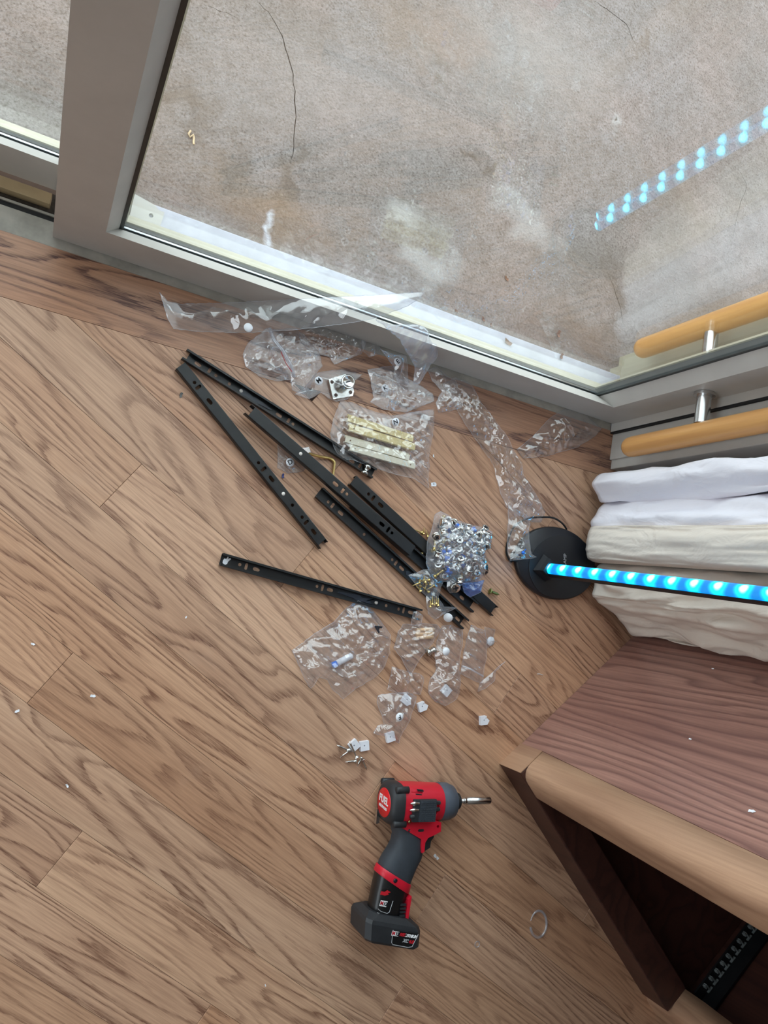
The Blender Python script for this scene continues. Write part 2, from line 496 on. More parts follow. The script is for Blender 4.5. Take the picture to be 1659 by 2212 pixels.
# ================================================================== STRUCTURE
# ---- oak laminate floor: strips run 30 degrees off the door, a border strip lies along it
ANG = math.radians(-30.2)
DV, NV = (math.cos(ANG), math.sin(ANG)), (-math.sin(ANG), math.cos(ANG))
YB = 0.3215
sub = MB().box((-2.3, -3.0, -0.03), (2.2, 0.404, -0.0022)).build('floor', SUB)
tag(sub, kind='structure')


def clip(poly, side):
    out = []
    for i in range(len(poly)):
        a, b = poly[i], poly[(i + 1) % len(poly)]
        da, db = side(a), side(b)
        if da >= 0: out.append(a)
        if (da >= 0) != (db >= 0):
            t = da / (da - db); out.append((a[0] + (b[0] - a[0]) * t, a[1] + (b[1] - a[1]) * t))
    return out


def plank(poly, ang, mat):
    cx = sum(p[0] for p in poly) / len(poly); cy = sum(p[1] for p in poly) / len(poly)
    ca, sa = math.cos(-ang), math.sin(-ang)
    loc = [((x - cx) * ca - (y - cy) * sa, (x - cx) * sa + (y - cy) * ca) for x, y in poly]
    o = MB().prism(loc, -0.0022, 0.0, cham=0.0005).build('plank', mat, sub, (cx, cy, 0), (0, 0, ang))
    return o


rp = random.Random(21)
g = 0.0002
KNOWN = {1: 0.013, 4: 0.113, 3: 0.751}
for k in range(-11, 17):
    v1 = 0.2665 - 0.0782 * k; v0 = v1 - 0.0782
    joints = []
    s = (KNOWN.get(k, rp.uniform(-1.1, -0.4)))
    if k in KNOWN:
        t = s
        while t > -1.1: t -= rp.uniform(0.46, 0.7)
        joints = [t]
        s2 = s
        back = []
        t = s
        while t > -1.1:
            back.append(t); t -= rp.uniform(0.85, 1.15)
        back.append(t)
        joints = back[::-1]
        t = s
        while t < 2.0:
            t += rp.uniform(0.85, 1.2); joints.append(t)
    else:
        joints = [s]
        while joints[-1] < 2.0: joints.append(joints[-1] + rp.uniform(0.8, 1.25))
    for a, b in zip(joints, joints[1:]):
        poly = [(DV[0] * ss + NV[0] * vv, DV[1] * ss + NV[1] * vv) for ss, vv in ((a + g, v0 + g), (b - g, v0 + g), (b - g, v1 - g), (a + g, v1 - g))]
        poly = clip(poly, lambda p: YB - g - p[1])
        poly = clip(poly, lambda p: p[0] + 0.75) if len(poly) > 2 else poly
        poly = clip(poly, lambda p: 1.75 - p[0]) if len(poly) > 2 else poly
        poly = clip(poly, lambda p: p[1] + 1.1) if len(poly) > 2 else poly
        if len(poly) > 2:
            A = abs(sum(poly[i][0] * poly[(i + 1) % len(poly)][1] - poly[(i + 1) % len(poly)][0] * poly[i][1] for i in range(len(poly)))) / 2
            if A > 0.0004: plank(poly, ANG, OAK)
for a, b in ((-0.75, -0.2), (-0.2, 0.44), (0.44, 1.02), (1.02, 1.6)):
    plank([(a + g, YB + g), (b - g, YB + g), (b - g, 0.404), (a + g, 0.404)], 0.0, OAKB)
# the rest of the room's floor, out of view
rest = MB()
for a, b in (((-2.3, -3.0), (-0.752, 0.404)), ((-0.752, -3.0), (1.752, -1.102)), ((1.752, -3.0), (2.2, 0.404))):
    rest.box((a[0], a[1], -0.0022), (b[0], b[1], 0.0))
rest.build('far_boards', OAK, sub)

# ---- room shell
def struct(name, mb, mat): return tag(mb.build(name, mat), kind='structure')
WALL2 = plain('taupe_wall_paint', lin(128, 118, 112), 0.8, 0, 0.03)
struct('wall_back', MB().box((-2.3, -3.1, 0), (2.2, -3.0, 2.45)), WALL2)
struct('wall_left', MB().box((-2.4, -3.1, 0), (-2.3, -2.1, 2.45)).box((-2.4, 0.1, 0), (-2.3, 0.56, 2.45)).box((-2.4, -2.1, 2.1), (-2.3, 0.1, 2.45)).box((-2.4, -2.1, 0), (-2.3, 0.1, 0.45)), WALL)
wf = MB()  # added window, out of view, brightens the cabinet and lower curtain
for y0_, y1_ in ((-2.1, -2.04), (-1.03, -0.97), (0.04, 0.1)): wf.box((-2.37, y0_, 0.45), (-2.33, y1_, 2.1))
for z0_ in (0.45, 2.04): wf.box((-2.37, -2.04, z0_), (-2.33, 0.04, z0_ + 0.06))
wf = struct('added_window_1', wf, WALL)
for y0_ in (-2.04, -0.97): MB().box((-2.352, y0_ + 0.0005, 0.5105), (-2.348, y0_ + 1.009, 2.0395)).build('pane', GLASS, wf)
struct('wall_right', MB().box((2.2, -3.1, 0), (2.3, 0.56, 2.45)), WALL2)
struct('ceiling', MB().box((-2.4, -3.1, 2.45), (2.3, 0.56, 2.55)), WALL)
struct('wall_door_side', MB().box((0.935, 0.36, 0), (2.2, 0.56, 2.45)).box((-2.3, 0.40, 0), (-1.80, 0.56, 2.45)).box((-1.80, 0.40, 2.15), (0.935, 0.56, 2.45)), WALL)

# ---- outside slab of bare concrete, with cracks cut through its skin
def crack(pts, wd):
    P = [G(x, y, -0.03) for x, y in pts]
    P = spline(P, 4)
    L, Rr = [], []
    rr = random.Random(len(pts))
    for i, p in enumerate(P):
        t = (P[min(i + 1, len(P) - 1)] - P[max(i - 1, 0)]).normalized(); nn = Vector((-t.y, t.x, 0))
        q = p + nn * rr.uniform(-0.0014, 0.0014)
        h = wd * (0.35 + 0.65 * math.sin(PI * (i + 0.5) / len(P))) * rr.uniform(0.6, 1.2)
        L.append((q + nn * h)[:2]); Rr.append((q - nn * h)[:2])
    return L + Rr[::-1]


cracks = [crack([(560, 5), (585, 35), (606, 68), (618, 105), (632, 160), (638, 235), (636, 300), (628, 355)], 0.0009),
          crack([(1286, 2), (1318, 26), (1352, 52), (1368, 90)], 0.0009), crack([(450, 12), (480, 25), (510, 38)], 0.0004),
          crack([(1600, 372), (1612, 405), (1596, 450), (1582, 520)], 0.0005), crack([(1318, 600), (1336, 650), (1345, 700)], 0.0006)]
slab = struct('patio_slab', MB().holed([(-1.9, 0.5085), (3.2, 0.5085), (3.2, 3.6), (-1.9, 3.6)], cracks, -0.033, -0.03), CONC)
struct('patio_bed', MB().box((-1.9, 0.48, -0.09), (3.2, 3.6, -0.036)), plain('dark_crack_bed', lin(96, 78, 64), 0.9))
rl = random.Random(3)
DROP = []
def flake(px, py, z, size, mat, name, label, cat, group=None, curl=0.4):
    p = G(px, py, z)
    m = MB(); a0 = rl.uniform(0, 6.28); n_ = 7
    pts = [(size * (1 + 0.5 * math.cos(2 * (a - a0))) * math.cos(a) * rl.uniform(.7, 1), size * (1 + 0.5 * math.cos(2 * (a - a0))) * math.sin(a) * rl.uniform(.7, 1)) for a in [2 * PI * i / n_ for i in range(n_)]]
    top = [(x, y, 0.0007 + curl * (x * x + y * y) / size * 0.5 + rl.uniform(0, size * .1)) for x, y in pts]
    bot = [(x, y, zz - 0.0006) for (x, y, zz) in top]
    m.add([(0, 0, 0.0007)] + top + [(0, 0, 0)] + bot, [(0, 1 + i, 1 + (i + 1) % n_) for i in range(n_)] + [(n_ + 1, n_ + 2 + (i + 1) % n_, n_ + 2 + i) for i in range(n_)] + [(1 + i, n_ + 2 + i, n_ + 2 + (i + 1) % n_, 1 + (i + 1) % n_) for i in range(n_)])
    o = m.build(name, mat, None, (p.x, p.y, z + 0.0001))
    return tag(o, label, cat, group)


# ---- painted curb, sill and track
struct('trim_1', MB().box((0.045, 0.479, -0.033), (0.868, 0.508, -0.001), bev=0.0015).box((0.868, 0.40, -0.033), (0.90, 0.508, -0.001)), CURB)
sill = struct('trim_2', MB().box((-1.8, 0.404, -0.02), (0.866, 0.437, -0.0008), bev=0.0008), FRAME_DIRTY)
MB().box((-1.8, 0.437, -0.03), (0.866, 0.4795, -0.016)).build('track_bed', plain('track_grime', lin(74, 66, 58), 0.9, 0, 0.4, 160, 0.3), sill)
MB().box((-1.8, 0.4455, -0.016), (-0.064, 0.4485, -0.005)).build('track_rib', FRAME_DIRTY, sill)
MB().box((-1.8, 0.4372, -0.016), (-0.064, 0.4452, -0.0075)).box((-1.8, 0.4488, -0.016), (-0.064, 0.4515, -0.011)).build('track_brush', BLACK, sill)
cp = MB().holed([(0.022, 0.477), (0.062, 0.477), (0.064, 0.5), (0.056, 0.5), (0.05, 0.505), (0.022, 0.51)], [[(0.048 + 0.003 * math.cos(a), 0.489 + 0.003 * math.sin(a)) for a in [i * PI / 5 for i in range(10)]]], -0.001, 0.004)
cp.build('corner_plate', FRAME, bpy.data.objects['trim_1'])

# ---- sliding leaf (in front) and fixed leaf (behind), each a frame round two panes
def leaf(name, x0, x1, y0, z_top, sx, ledge):
    """stiles sx wide, bottom rail 0.073 high, section: front face, sloping ledge, gasket, panes, outer bead"""
    root = tag(empty(name, ((x0 + x1) / 2, y0, 0)), kind='structure')
    X0, X1 = x0 - (x0 + x1) / 2, x1 - (x0 + x1) / 2
    m = MB()
    ZT = z_top
    d = 0.046
    # mitred frame as nested rectangular loops (inset, y, lift at the bottom rail)
    def loop(ins, y, zb): return [(X0 + ins, y, zb), (X1 - ins, y, zb), (X1 - ins, y, ZT - ins), (X0 + ins, y, ZT - ins)]
    loops = [loop(0, d, 0.003), loop(0, 0.0, 0.003), loop(sx, 0.0, 0.073), loop(sx + 0.014, 0.020, 0.050)]
    vs_ = [p for l in loops for p in l]; fs = []
    for k in range(3):
        for i in range(4): fs.append((k * 4 + i, k * 4 + (i + 1) % 4, k * 4 + 4 + (i + 1) % 4, k * 4 + 4 + i))
    m.add(vs_, fs)
    m.build('frame', FRAME, root)
    gk = MB(); l2 = [loop(sx + 0.013, 0.0205, 0.0485), loop(sx + 0.019, 0.0205, 0.0435), loop(sx + 0.019, 0.033, 0.0435), loop(sx + 0.013, 0.033, 0.0435)]
    gk.add([p for l in l2 for p in l], [(k * 4 + i, k * 4 + (i + 1) % 4, k * 4 + 4 + (i + 1) % 4, k * 4 + 4 + i) for k in range(3) for i in range(4)])
    gk.build('gasket', GASKET, root)
    sp = MB(); i_ = sx + 0.0185
    sp.box((X0 + i_, 0.0245, 0.0435), (X1 - i_, 0.0268, 0.0468))
    sp.build('spacer_bar', SPACER, root)
    sp2 = MB(); sp2.box((X0 + i_ - .002, 0.0276, 0.043), (X1 - i_ + .002, 0.0284, 0.0475)).build('gasket_lip', BLACK, root)
    bd = MB(); l3 = [loop(sx + 0.019, 0.0335, 0.043), loop(sx + 0.021, 0.0345, 0.0455), loop(sx + 0.006, 0.046, 0.041), loop(sx - 0.01, 0.047, 0.004), loop(0, 0.047, 0.003)]
    bd.add([p for l in l3 for p in l], [(k * 4 + i, k * 4 + (i + 1) % 4, k * 4 + 4 + (i + 1) % 4, k * 4 + 4 + i) for k in range(4) for i in range(4)])
    bd.build('outer_bead', FRAME_OUT, root)
    for yy in (0.0225, 0.0315):
        q = sx + 0.0165
        MB().box((X0 + q, yy, 0.0432), (X1 - q, yy + 0.0006, ZT - q)).build('pane', GLASS, root)
    return root


leaf('door_1', -0.061, 0.866, 0.416, 2.13, 0.0595, 0.02)
leaf('door_2', -1.78, 0.012, 0.4772, 2.13, 0.045, 0.02)
# closing jamb on the right: inner lining, front moulding, outer stop
jm = MB().box((0.876, 0.336, 0.0), (0.935, 0.40, 2.15), bev=0.002).box((0.8665, 0.400, 0), (0.935, 0.476, 2.15)).box((0.8715, 0.352, 0), (0.880, 0.3985, 2.15), bev=0.002)
jamb = struct('trim_3', jm, FRAME)
MB().box((0.8662, 0.3986, 0.0), (0.8758, 0.4014, 2.14)).build('gap_shade_strip', BLACK, jamb)  # black strip carrying the shade of the gap between stile and jamb
MB().box((0.872, 0.4765, -0.03), (0.935, 0.528, 2.15)).box((0.890, 0.528, -0.03), (0.935, 0.556, 2.15)).build('outer_stop', FRAME_OUT, jamb)
struct('trim_4', MB().box((-1.80, 0.40, 2.13), (0.935, 0.54, 2.15)), FRAME)

# ---- cut stick lying in the track of the fixed leaf
a, b = G(0, 390, 0.012), G(105, 432, 0.012)
st = MB().box((-0.9, -0.0075, 0), (0, 0.0075, 0.016), bev=0.001).build('wooden_stick', STICKWOOD, None, (-0.0735, 0.4655, -0.0158))
tag(st, 'raw wooden stick laid in the door track left of the grey stile', 'stick')


# ---- pull handles on the closing stile
def handle(y0, sgn, name, label):
    root = empty(name, (0.838, y0, 0))
    yc = sgn * 0.062
    prof = [(0.002, 0.078), (0.009, 0.0785), (0.0135, 0.081), (0.016, 0.086), (0.0168, 0.094), (0.0168, 1.75), (0.012, 1.756), (0.002, 1.757)]
    rings = [[(r * math.cos(2 * PI * i / 28), yc + r * math.sin(2 * PI * i / 28), z) for i in range(28)] for r, z in prof]
    MB().loft(rings).build('wooden_bar', BEECH, root)
    for z in (0.232, 1.60):
        s = MB()
        for r, ya, yb in ((0.0155, 0.0005, 0.005), (0.0105, 0.004, 0.047)):
            s.loft([[(r * math.cos(2 * PI * i / 24), sgn * y, z + r * math.sin(2 * PI * i / 24)) for i in range(24)] for y in (ya, yb)])
        s.build('standoff', STEEL, root)
    return tag(root, label, 'door handle')


handle(0.416, -1, 'door_handle', 'long round wooden pull handle on the room side of the door')
handle(0.463, 1, 'door_handle', 'wooden pull handle outside the glass, seen through the pane')

# ================================================================== CABINET
CO = Vector((0.733, -0.182, 0.0))
cab = empty('corner_cabinet', CO, math.radians(-45))          # local x runs along the front, local y back along the side
tag(cab, 'walnut cabinet with open front standing beside the curtain', 'cabinet')
LEAN = -0.075
def lean(o):
    for v in o.data.vertices:
        if v.co.z + o.location.z > 0.06: v.co.y += LEAN * (v.co.z + o.location.z - 0.058)
    return o
H_C = 0.78
MB().box((0.0, 0.0, 0.0), (0.50, 0.0505, 0.058), bev=0.0022).build('front_rail', WALNUT_SHADED, cab)
# end grain of the rail, its window light put in as paler wood
MB().box((-0.0012, 0.0004, 0.0), (0.0, 0.0500, 0.0574)).build('rail_end', WALNUT_SOLID, cab)['label'] = 'window-lit end grain block, painted pale, at the cabinet corner'
def rr_section(x0, x1, y0, y1, r, seg=6):
    pts = [(x1, y1), (x0, y1)]
    pts += [(x0 + r - r * math.cos(t * PI / 2 / seg), y0 + r - r * math.sin(t * PI / 2 / seg)) for t in range(seg + 1)]
    r2 = r * 0.8
    pts += [(x1 - r2 + r2 * math.sin(t * PI / 2 / seg), y0 + r2 - r2 * math.cos(t * PI / 2 / seg)) for t in range(seg + 1)]
    return pts
def post(x0, x1, name='post', mat=None, bottom=0.058):
    sec = rr_section(x0, x1, 0.001, 0.050, 0.020)
    return lean(MB().loft([[(x, y, bottom + (H_C - bottom) * k / 8) for x, y in sec] for k in range(9)]).build(name, mat or WALNUT_SOLID, cab))
post(0.0, 0.062)
post(0.50, 0.562, bottom=0.0)
lean(MB().loft([[(0.0, 0.0507, z), (0.018, 0.0507, z), (0.018, 0.52, z), (0.0, 0.52, z)] for z in (0.001, 0.06, 0.2, 0.4, 0.6, H_C)], False).build('side_panel', WALNUT, cab))
lean(MB().loft([[(0.545, 0.0507, z), (0.562, 0.0507, z), (0.562, 0.52, z), (0.545, 0.52, z)] for z in (0.001, 0.06, 0.2, 0.4, 0.6, H_C)], False).build('side_panel', WALNUT_SHADED, cab))
lean(MB().loft([[(0.0185, 0.502, z), (0.544, 0.502, z), (0.544, 0.519, z), (0.0185, 0.519, z)] for z in (0.001, 0.06, 0.4, H_C)], False).build('back_panel', WALNUT_SHADED, cab))
MB().box((0.0185, 0.051, 0.012), (0.544, 0.5, 0.026)).build('floor_panel', WALNUT_SHADED, cab)
MB().box((0.0, -0.07, H_C + 0.0005), (0.562, 0.49, H_C + 0.025), bev=0.004).build('top_panel', WALNUT, cab)
# drawer runner fixed on the cabinet floor by the right post
run = MB().box((0.512, 0.056, 0.062), (0.5355, 0.40, 0.0635)).box((0.512, 0.056, 0.0635), (0.5135, 0.40, 0.0655)).box((0.534, 0.056, 0.0635), (0.5355, 0.40, 0.090)).box((0.5355, 0.056, 0.066), (0.5445, 0.40, 0.086)).build('drawer_runner', SLIDE, cab)
for k in range(9):
    y = 0.075 + k * 0.0165
    MB().box((0.5145, y, 0.0640), (0.5205, y + 0.0022, 0.0700)).box((0.5145, y + 0.0034, 0.0640), (0.5205, y + 0.0050, 0.0700)).box((0.5215, y + 0.006, 0.0640), (0.531, y + 0.0075, 0.0670)).box((0.5310, y + 0.001, 0.0640), (0.5325, y + 0.013, 0.0680)).build('ball_cage', plain('grey_steel', lin(150, 156, 156), 0.4, 0.5) if k == 0 else bpy.data.materials['grey_steel'], run)

# ================================================================== CURTAIN
def curtain():
    root = tag(empty('curtain', (0.93, 0.2, 0)), 'bunched beige curtain with white lining hanging right of the door', 'curtain')
    def sheet(name, px, mat, zhem, seed, wr=0.004, tail=()):
        base = [G(x, y, 0.03) for x, y in px]
        base = spline(base + [Vector(q) for q in tail], 9)
        rows = []
        NZ = 80
        for k in range(NZ + 1):
            t = k / NZ
            row = []
            for i, p in enumerate(base):
                u = i / len(base)
                z = (zhem(u) if callable(zhem) else zhem) + (2.1 - 0.02) * t ** 1.25
                wv = noise.noise(Vector((u * 7 + seed, z * 5.0, seed))) * 1.0 + 0.6 * noise.noise(Vector((u * 16 + seed * 2, z * 13.0 + u * 9, seed)))
                wv += 0.8 * (abs(noise.noise(Vector((u * 9 - z * 9, z * 6 + u * 5, seed + 5)))) * -1)
                fade = min(1, z / 0.10) * 0.8 + 0.2
                a = wr * wv * fade
                dx = -math.cos(math.atan2(p.y - 0.19, p.x - 1.05))
                dy = -math.sin(math.atan2(p.y - 0.19, p.x - 1.05))
                wx, wy = p.x - dx * a - 0.045 * z, p.y - dy * a - 0.05 * z
                over = max(0.0, wx - wy - 0.902) / 2          # stays in front of the cabinet side
                row.append((wx - over - 0.93, wy + over - 0.2, z))
            rows.append(row)
        m = MB(); m.loft(rows, True, False, False)
        o = m.build(name, mat, root)
        s = o.modifiers.new('thickness', 'SOLIDIFY'); s.thickness = 0.0012; s.offset = 0
        return o
    sheet('lining', [(1600, 1012), (1440, 1030), (1345, 1040), (1325, 1022), (1300, 1022), (1289, 1044), (1297, 1066), (1308, 1082), (1345, 1062), (1352, 1070), (1330, 1078), (1312, 1086), (1296, 1106), (1286, 1128), (1286, 1146)], LINING, 0.022, 3.0, 0.014)
    sheet('leading_edge', [(1290, 1140), (1282, 1136), (1276, 1142), (1270, 1160), (1268, 1180), (1270, 1200), (1280, 1210), (1300, 1214), (1330, 1216)], CLOTH, 0.030, 9.0, 0.0050)
    sheet('panel', [(1330, 1211), (1302, 1222), (1294, 1250), (1293, 1280), (1296, 1292), (1312, 1306), (1336, 1326), (1360, 1352), (1382, 1376), (1396, 1386)], CLOTH, lambda u: 0.016, 14.0, 0.022, [(0.968, 0.085, 0.03), (1.01, 0.15, 0.03), (1.06, 0.22, 0.03), (1.12, 0.28, 0.03)])
    return root
curtain()

# ================================================================== FLOOR LAMP
lb = Vector((0.783, 0.151, 0.0))
lamp = tag(empty('floor_lamp', lb), 'slim corner floor lamp glowing blue on a round black base', 'floor lamp')
ELL = Matrix.Diagonal((1.0, 0.74, 1.0, 1.0))
MB().lathe([(0.002, 0.0), (0.078, 0.0), (0.081, 0.002), (0.081, 0.008), (0.078, 0.011), (0.002, 0.0112)], 56, ELL @ Matrix.Rotation(-PI / 2, 4, 'Y')).build('base', LAMPB, lamp)
# raised lid that covers all but a crescent of the base
lid = [(0.0225 + 0.0 + 0.079 * math.cos(a), -0.012 + 0.079 * math.sin(a)) for a in [i * 2 * PI / 60 for i in range(60)]]
lid = [p for p in lid if math.hypot(*p) < 0.0785] + [(0.0785 * math.cos(a), 0.0785 * math.sin(a)) for a in []]
cut = sorted([(math.atan2(y, x), x, y) for x, y in [(0.0785 * math.cos(a), 0.0785 * math.sin(a)) for a in [i * 2 * PI / 72 for i in range(72)]] if math.hypot(x - 0.0225, y + 0.012) < 0.079])
pts = [(x, y) for _, x, y in cut] + lid
pts.sort(key=lambda p: math.atan2(p[1] + 0.01, p[0] - 0.02))
MB().prism(pts, 0.0113, 0.0128, ELL, cham=0.0006).build('lid', LAMPB, lamp)
p0 = Vector((0.7562, 0.1387, 0.0)); dirv = Vector((0.0598, -0.0628, 0.9962))
zax = Vector((-0.80, 0.42, 0)); zax = (zax - dirv * zax.dot(dirv)).normalized(); yax = zax.cross(dirv)
MS = Matrix(((dirv.x, yax.x, zax.x, p0.x - lb.x), (dirv.y, yax.y, zax.y, p0.y - lb.y), (dirv.z, yax.z, zax.z, 0), (0, 0, 0, 1)))
LH = 1.28
MB().box((0.018, -0.0098, -0.010), (LH, 0.0098, -0.0012)).build('pole', LAMPB, lamp).matrix_local = MS
ft = MB().loft([[(x, y * wd, z * wd2) for y, z in ((-1, -1), (1, -1), (1, 1), (-1, 1))] for x, wd, wd2 in ((0.0128, 0.017, 0.016), (0.022, 0.0135, 0.0125), (0.0295, 0.0118, 0.0105))], False)
ft.build('foot', LAMPB, lamp).matrix_local = MS
ring = [(0.0300, LH - 0.01)]
sec = [(-0.0092, -0.001), (-0.0090, 0.002), (-0.0072, 0.0052), (-0.004, 0.0072), (0, 0.0078), (0.004, 0.0072), (0.0072, 0.0052), (0.0090, 0.002), (0.0092, -0.001)]
df = MB().loft([[(x, y, z) for y, z in sec] for x in [0.0300] + [0.0300 + 0.0363 * k for k in range(1, 34)] + [LH - 0.015]])
do = df.build('light_strip', LED, lamp)
for v in do.data.vertices: v.co.x -= 0.064 - 0.01815
do.matrix_local = MS @ Matrix.Translation((0.064 - 0.01815, 0, 0))
do['label'] = 'glowing blue diffuser strip'
text_mesh('LAMP', 0.0085, 'lettering', STICKG, lamp, Matrix.Translation((0.013, 0.008, 0.0131)) @ Matrix.Rotation(math.radians(96), 4, 'Z'))
plug = MB().box((-0.006, -0.008, 0), (0.03, 0.008, 0.010), bev=0.0015)
po = plug.build('cable_plug', BLACK, lamp, (0.702 - lb.x, 0.146 - lb.y, 0.0002), (0, 0, 0.0))
cord = [G(x, y, z) - lb for x, y, z in ((1224, 1143, 0.006), (1214, 1130, 0.012), (1196, 1119, 0.010), (1172, 1117, 0.006), (1140, 1120, 0.004), (1112, 1136, 0.004), (1098, 1165, 0.003), (1094, 1190, 0.003), (1099, 1208, 0.004), (1106, 1214, 0.005))]
MB().tube(spline(cord, 6), 0.0016, 8).build('cord', BLACK, lamp)

# ================================================================== DRAWER SLIDES
def circ(x, y, r, n=12): return [(x + r * math.cos(2 * PI * i / n), y + r * math.sin(2 * PI * i / n)) for i in range(n)]
def slot(x, y, L, r, along=True, n=6):
    p = [(L / 2 + r * math.cos(-PI / 2 + PI * i / n), r * math.sin(-PI / 2 + PI * i / n)) for i in range(n + 1)]
    p += [(-L / 2 - r * math.cos(-PI / 2 + PI * i / n), -r * math.sin(-PI / 2 + PI * i / n)) for i in range(n + 1)]
    return [(x + a, y + b) if along else (x - b, y + a) for a, b in p]
def slide(pa, pb, up, holes, fork, label, z=0.0, W=0.0174, Hh=0.0095, rivet=None, lever=None, roller=None, name='drawer_slide'):
    A, B = G(*pa, z + Hh * (0.8 if up else 0.3)), G(*pb, z + Hh * (0.8 if up else 0.3))
    L = math.hypot(B.x - A.x, B.y - A.y); an = math.atan2(B.y - A.y, B.x - A.x)
    root = tag(empty(name, (A.x, A.y, z + 0.0002), an), label, 'drawer slide', 'black drawer slides on the floor')
    t = 0.0011
    hs = []
    for k, u in holes:
        x = u * L
        hs.append(circ(x, 0, 0.0024) if k == 'o' else slot(x, 0, 0.0052, 0.0025) if k == 's' else slot(x, 0, 0.0054, 0.0021, False))
    z0 = Hh - t if up else 0.0
    a0 = 0.006 if fork in ('a', 'ab') else 0.0
    a1 = L - (0.006 if fork in ('b', 'ab') else 0.0)
    h = W / 2
    m = MB().holed([(a0, -h + t), (a1, -h + t), (a1, h - t), (a0, h - t)], hs, z0, z0 + t)
    # side flanges: L-section with a small inward lip, rounded outer bend
    for s in (-1, 1):
        if up: sec = [(h - t, Hh), (h - 0.0003, Hh - 0.0004), (h, Hh - 0.0012), (h, 0.0), (h - 0.0028, 0.0), (h - 0.0028, 0.001), (h - t, 0.001), (h - t, Hh - t)]
        else: sec = [(h - t, 0.0), (h - 0.0003, 0.0004), (h, 0.0012), (h, Hh), (h - 0.0028, Hh), (h - 0.0028, Hh - 0.001), (h - t, Hh - 0.001), (h - t, t)]
        m.loft([[(x, s * y, zz) for y, zz in sec] for x in (0.0 if fork in ('a', 'ab') else 0.0, L)], False)
    if fork == 'a' or fork == 'b': pass
    m.build('channel', SLIDE, root)
    for u in ([rivet] if rivet else []):
        zz = Hh if up else t + 0.0012
        MB().lathe([(0.0004, zz + 0.0006), (0.0022, zz + 0.0004), (0.0027, zz - 0.0001), (0.0027, zz - 0.002)], 14, Matrix.Translation((u * L, 0, 0)) @ Matrix.Rotation(-PI / 2, 4, 'Y')).build('rivet', RIVET, root)['label'] = 'pale round rivet head'
    if lever:
        u0, u1 = lever; x0, x1 = u0 * L, u1 * L; d = x1 - x0
        poly = [(x0 - 0.006, 0.0), (x0 - 0.003, 0.004), (x0 + 0.004, 0.005), (x0 + d * 0.35, 0.0015), (x0 + d * 0.42, 0.0042), (x0 + d * 0.55, 0.0035), (x1, 0.001), (x1 - 0.002, -0.001), (x0 + d * 0.6, -0.0025), (x0 + d * 0.45, -0.0052), (x0 + d * 0.3, -0.004), (x0 + 0.004, -0.004), (x0 - 0.003, -0.0035)]
        if d < 0: poly = [(2 * x0 - (x0 + (x - x0)) if False else x, y) for x, y in poly]
        MB().prism(poly, t + 0.0001, t + 0.0012).build('release_lever', SLIDE_LEVER, root)
    if roller:
        M0 = Matrix.Translation((roller * L, -0.001, t + 0.006)) @ Matrix.Rotation(PI / 2, 4, 'Z')
        MB().lathe([(0.001, -0.008), (0.0055, -0.008), (0.0055, -0.004), (0.0035, -0.0035), (0.0035, 0.002), (0.0055, 0.0025), (0.0055, 0.0065), (0.001, 0.0065)], 18, M0).build('metal_spool', CHROME, root)['label'] = 'shiny metal spool'
    return root


slide((390, 790), (700, 1178), True, [('o', .09), ('t', .115), ('s', .19), ('o', .525), ('t', .56), ('s', .615), ('o', .765), ('o', .835), ('t', .865), ('s', .92)], 'b', 'black drawer slide leaning outermost left, closed side up, one white rivet', rivet=0.70, z=0.0, W=0.0160)
slide((397, 766), (806, 1024), False, [('s', .07), ('t', .125), ('o', .158), ('o', .225), ('s', .48), ('t', .53), ('o', .555), ('s', .88), ('t', .925)], 'a', 'black drawer slide open side up running under the bag of cream strips', rivet=0.283, lever=(.29, .44), roller=0.955, W=0.0164)
slide((536, 883), (890, 1190), True, [('s', .51), ('t', .555), ('o', .58), ('s', .80), ('t', .84), ('o', .865)], 'a', 'black drawer slide lying on top in the middle of the others', rivet=0.30, z=0.0110)
slide((762, 1086), (1024, 1313), False, [('s', .9), ('s', .15), ('o', .3)], 'b', 'black drawer slide lying beneath the uppermost one, end poking out below the hardware bag', W=0.0180, z=0.0)
slide((688, 1064), (1003, 1349), False, [('o', .065), ('t', .092), ('s', .145), ('o', .30), ('o', .49), ('t', .515), ('s', .555), ('s', .955)], 'b', 'blue-tinged black drawer slide with open side up, under the bag of brass screws', rivet=None, lever=(.60, .74), W=0.0182, Hh=0.0085)
slide((762, 1037), (1070, 1321), True, [('o', .10), ('t', .13), ('s', .18), ('o', .60), ('s', .66)], 'b', 'black drawer slide with closed side up half under the hardware bag', z=0.0)
slide((477, 1208), (906, 1328), False, [('o', .088), ('t', .118), ('s', .165), ('o', .46), ('t', .487), ('s', .525), ('o', .82), ('o', .888), ('t', .915), ('s', .955)], 'b', 'black drawer slide lying apart at the bottom with a white sticker on its end', rivet=0.765, lever=(.75, .57))
S6 = bpy.data.objects['drawer_slide.006']
stk = [(0.004, -0.004), (0.0075, -0.0062), (0.0105, -0.004), (0.0108, -0.0005), (0.0140, 0.004), (0.0125, 0.0052), (0.0095, 0.0030), (0.0100, 0.0058), (0.0085, 0.006), (0.0075, 0.0026), (0.0045, 0.0022), (0.0035, -0.001)]
MB().prism(stk, 0.0012, 0.00135).build('sticker', PAPER, S6)['label'] = 'small torn white sticker'

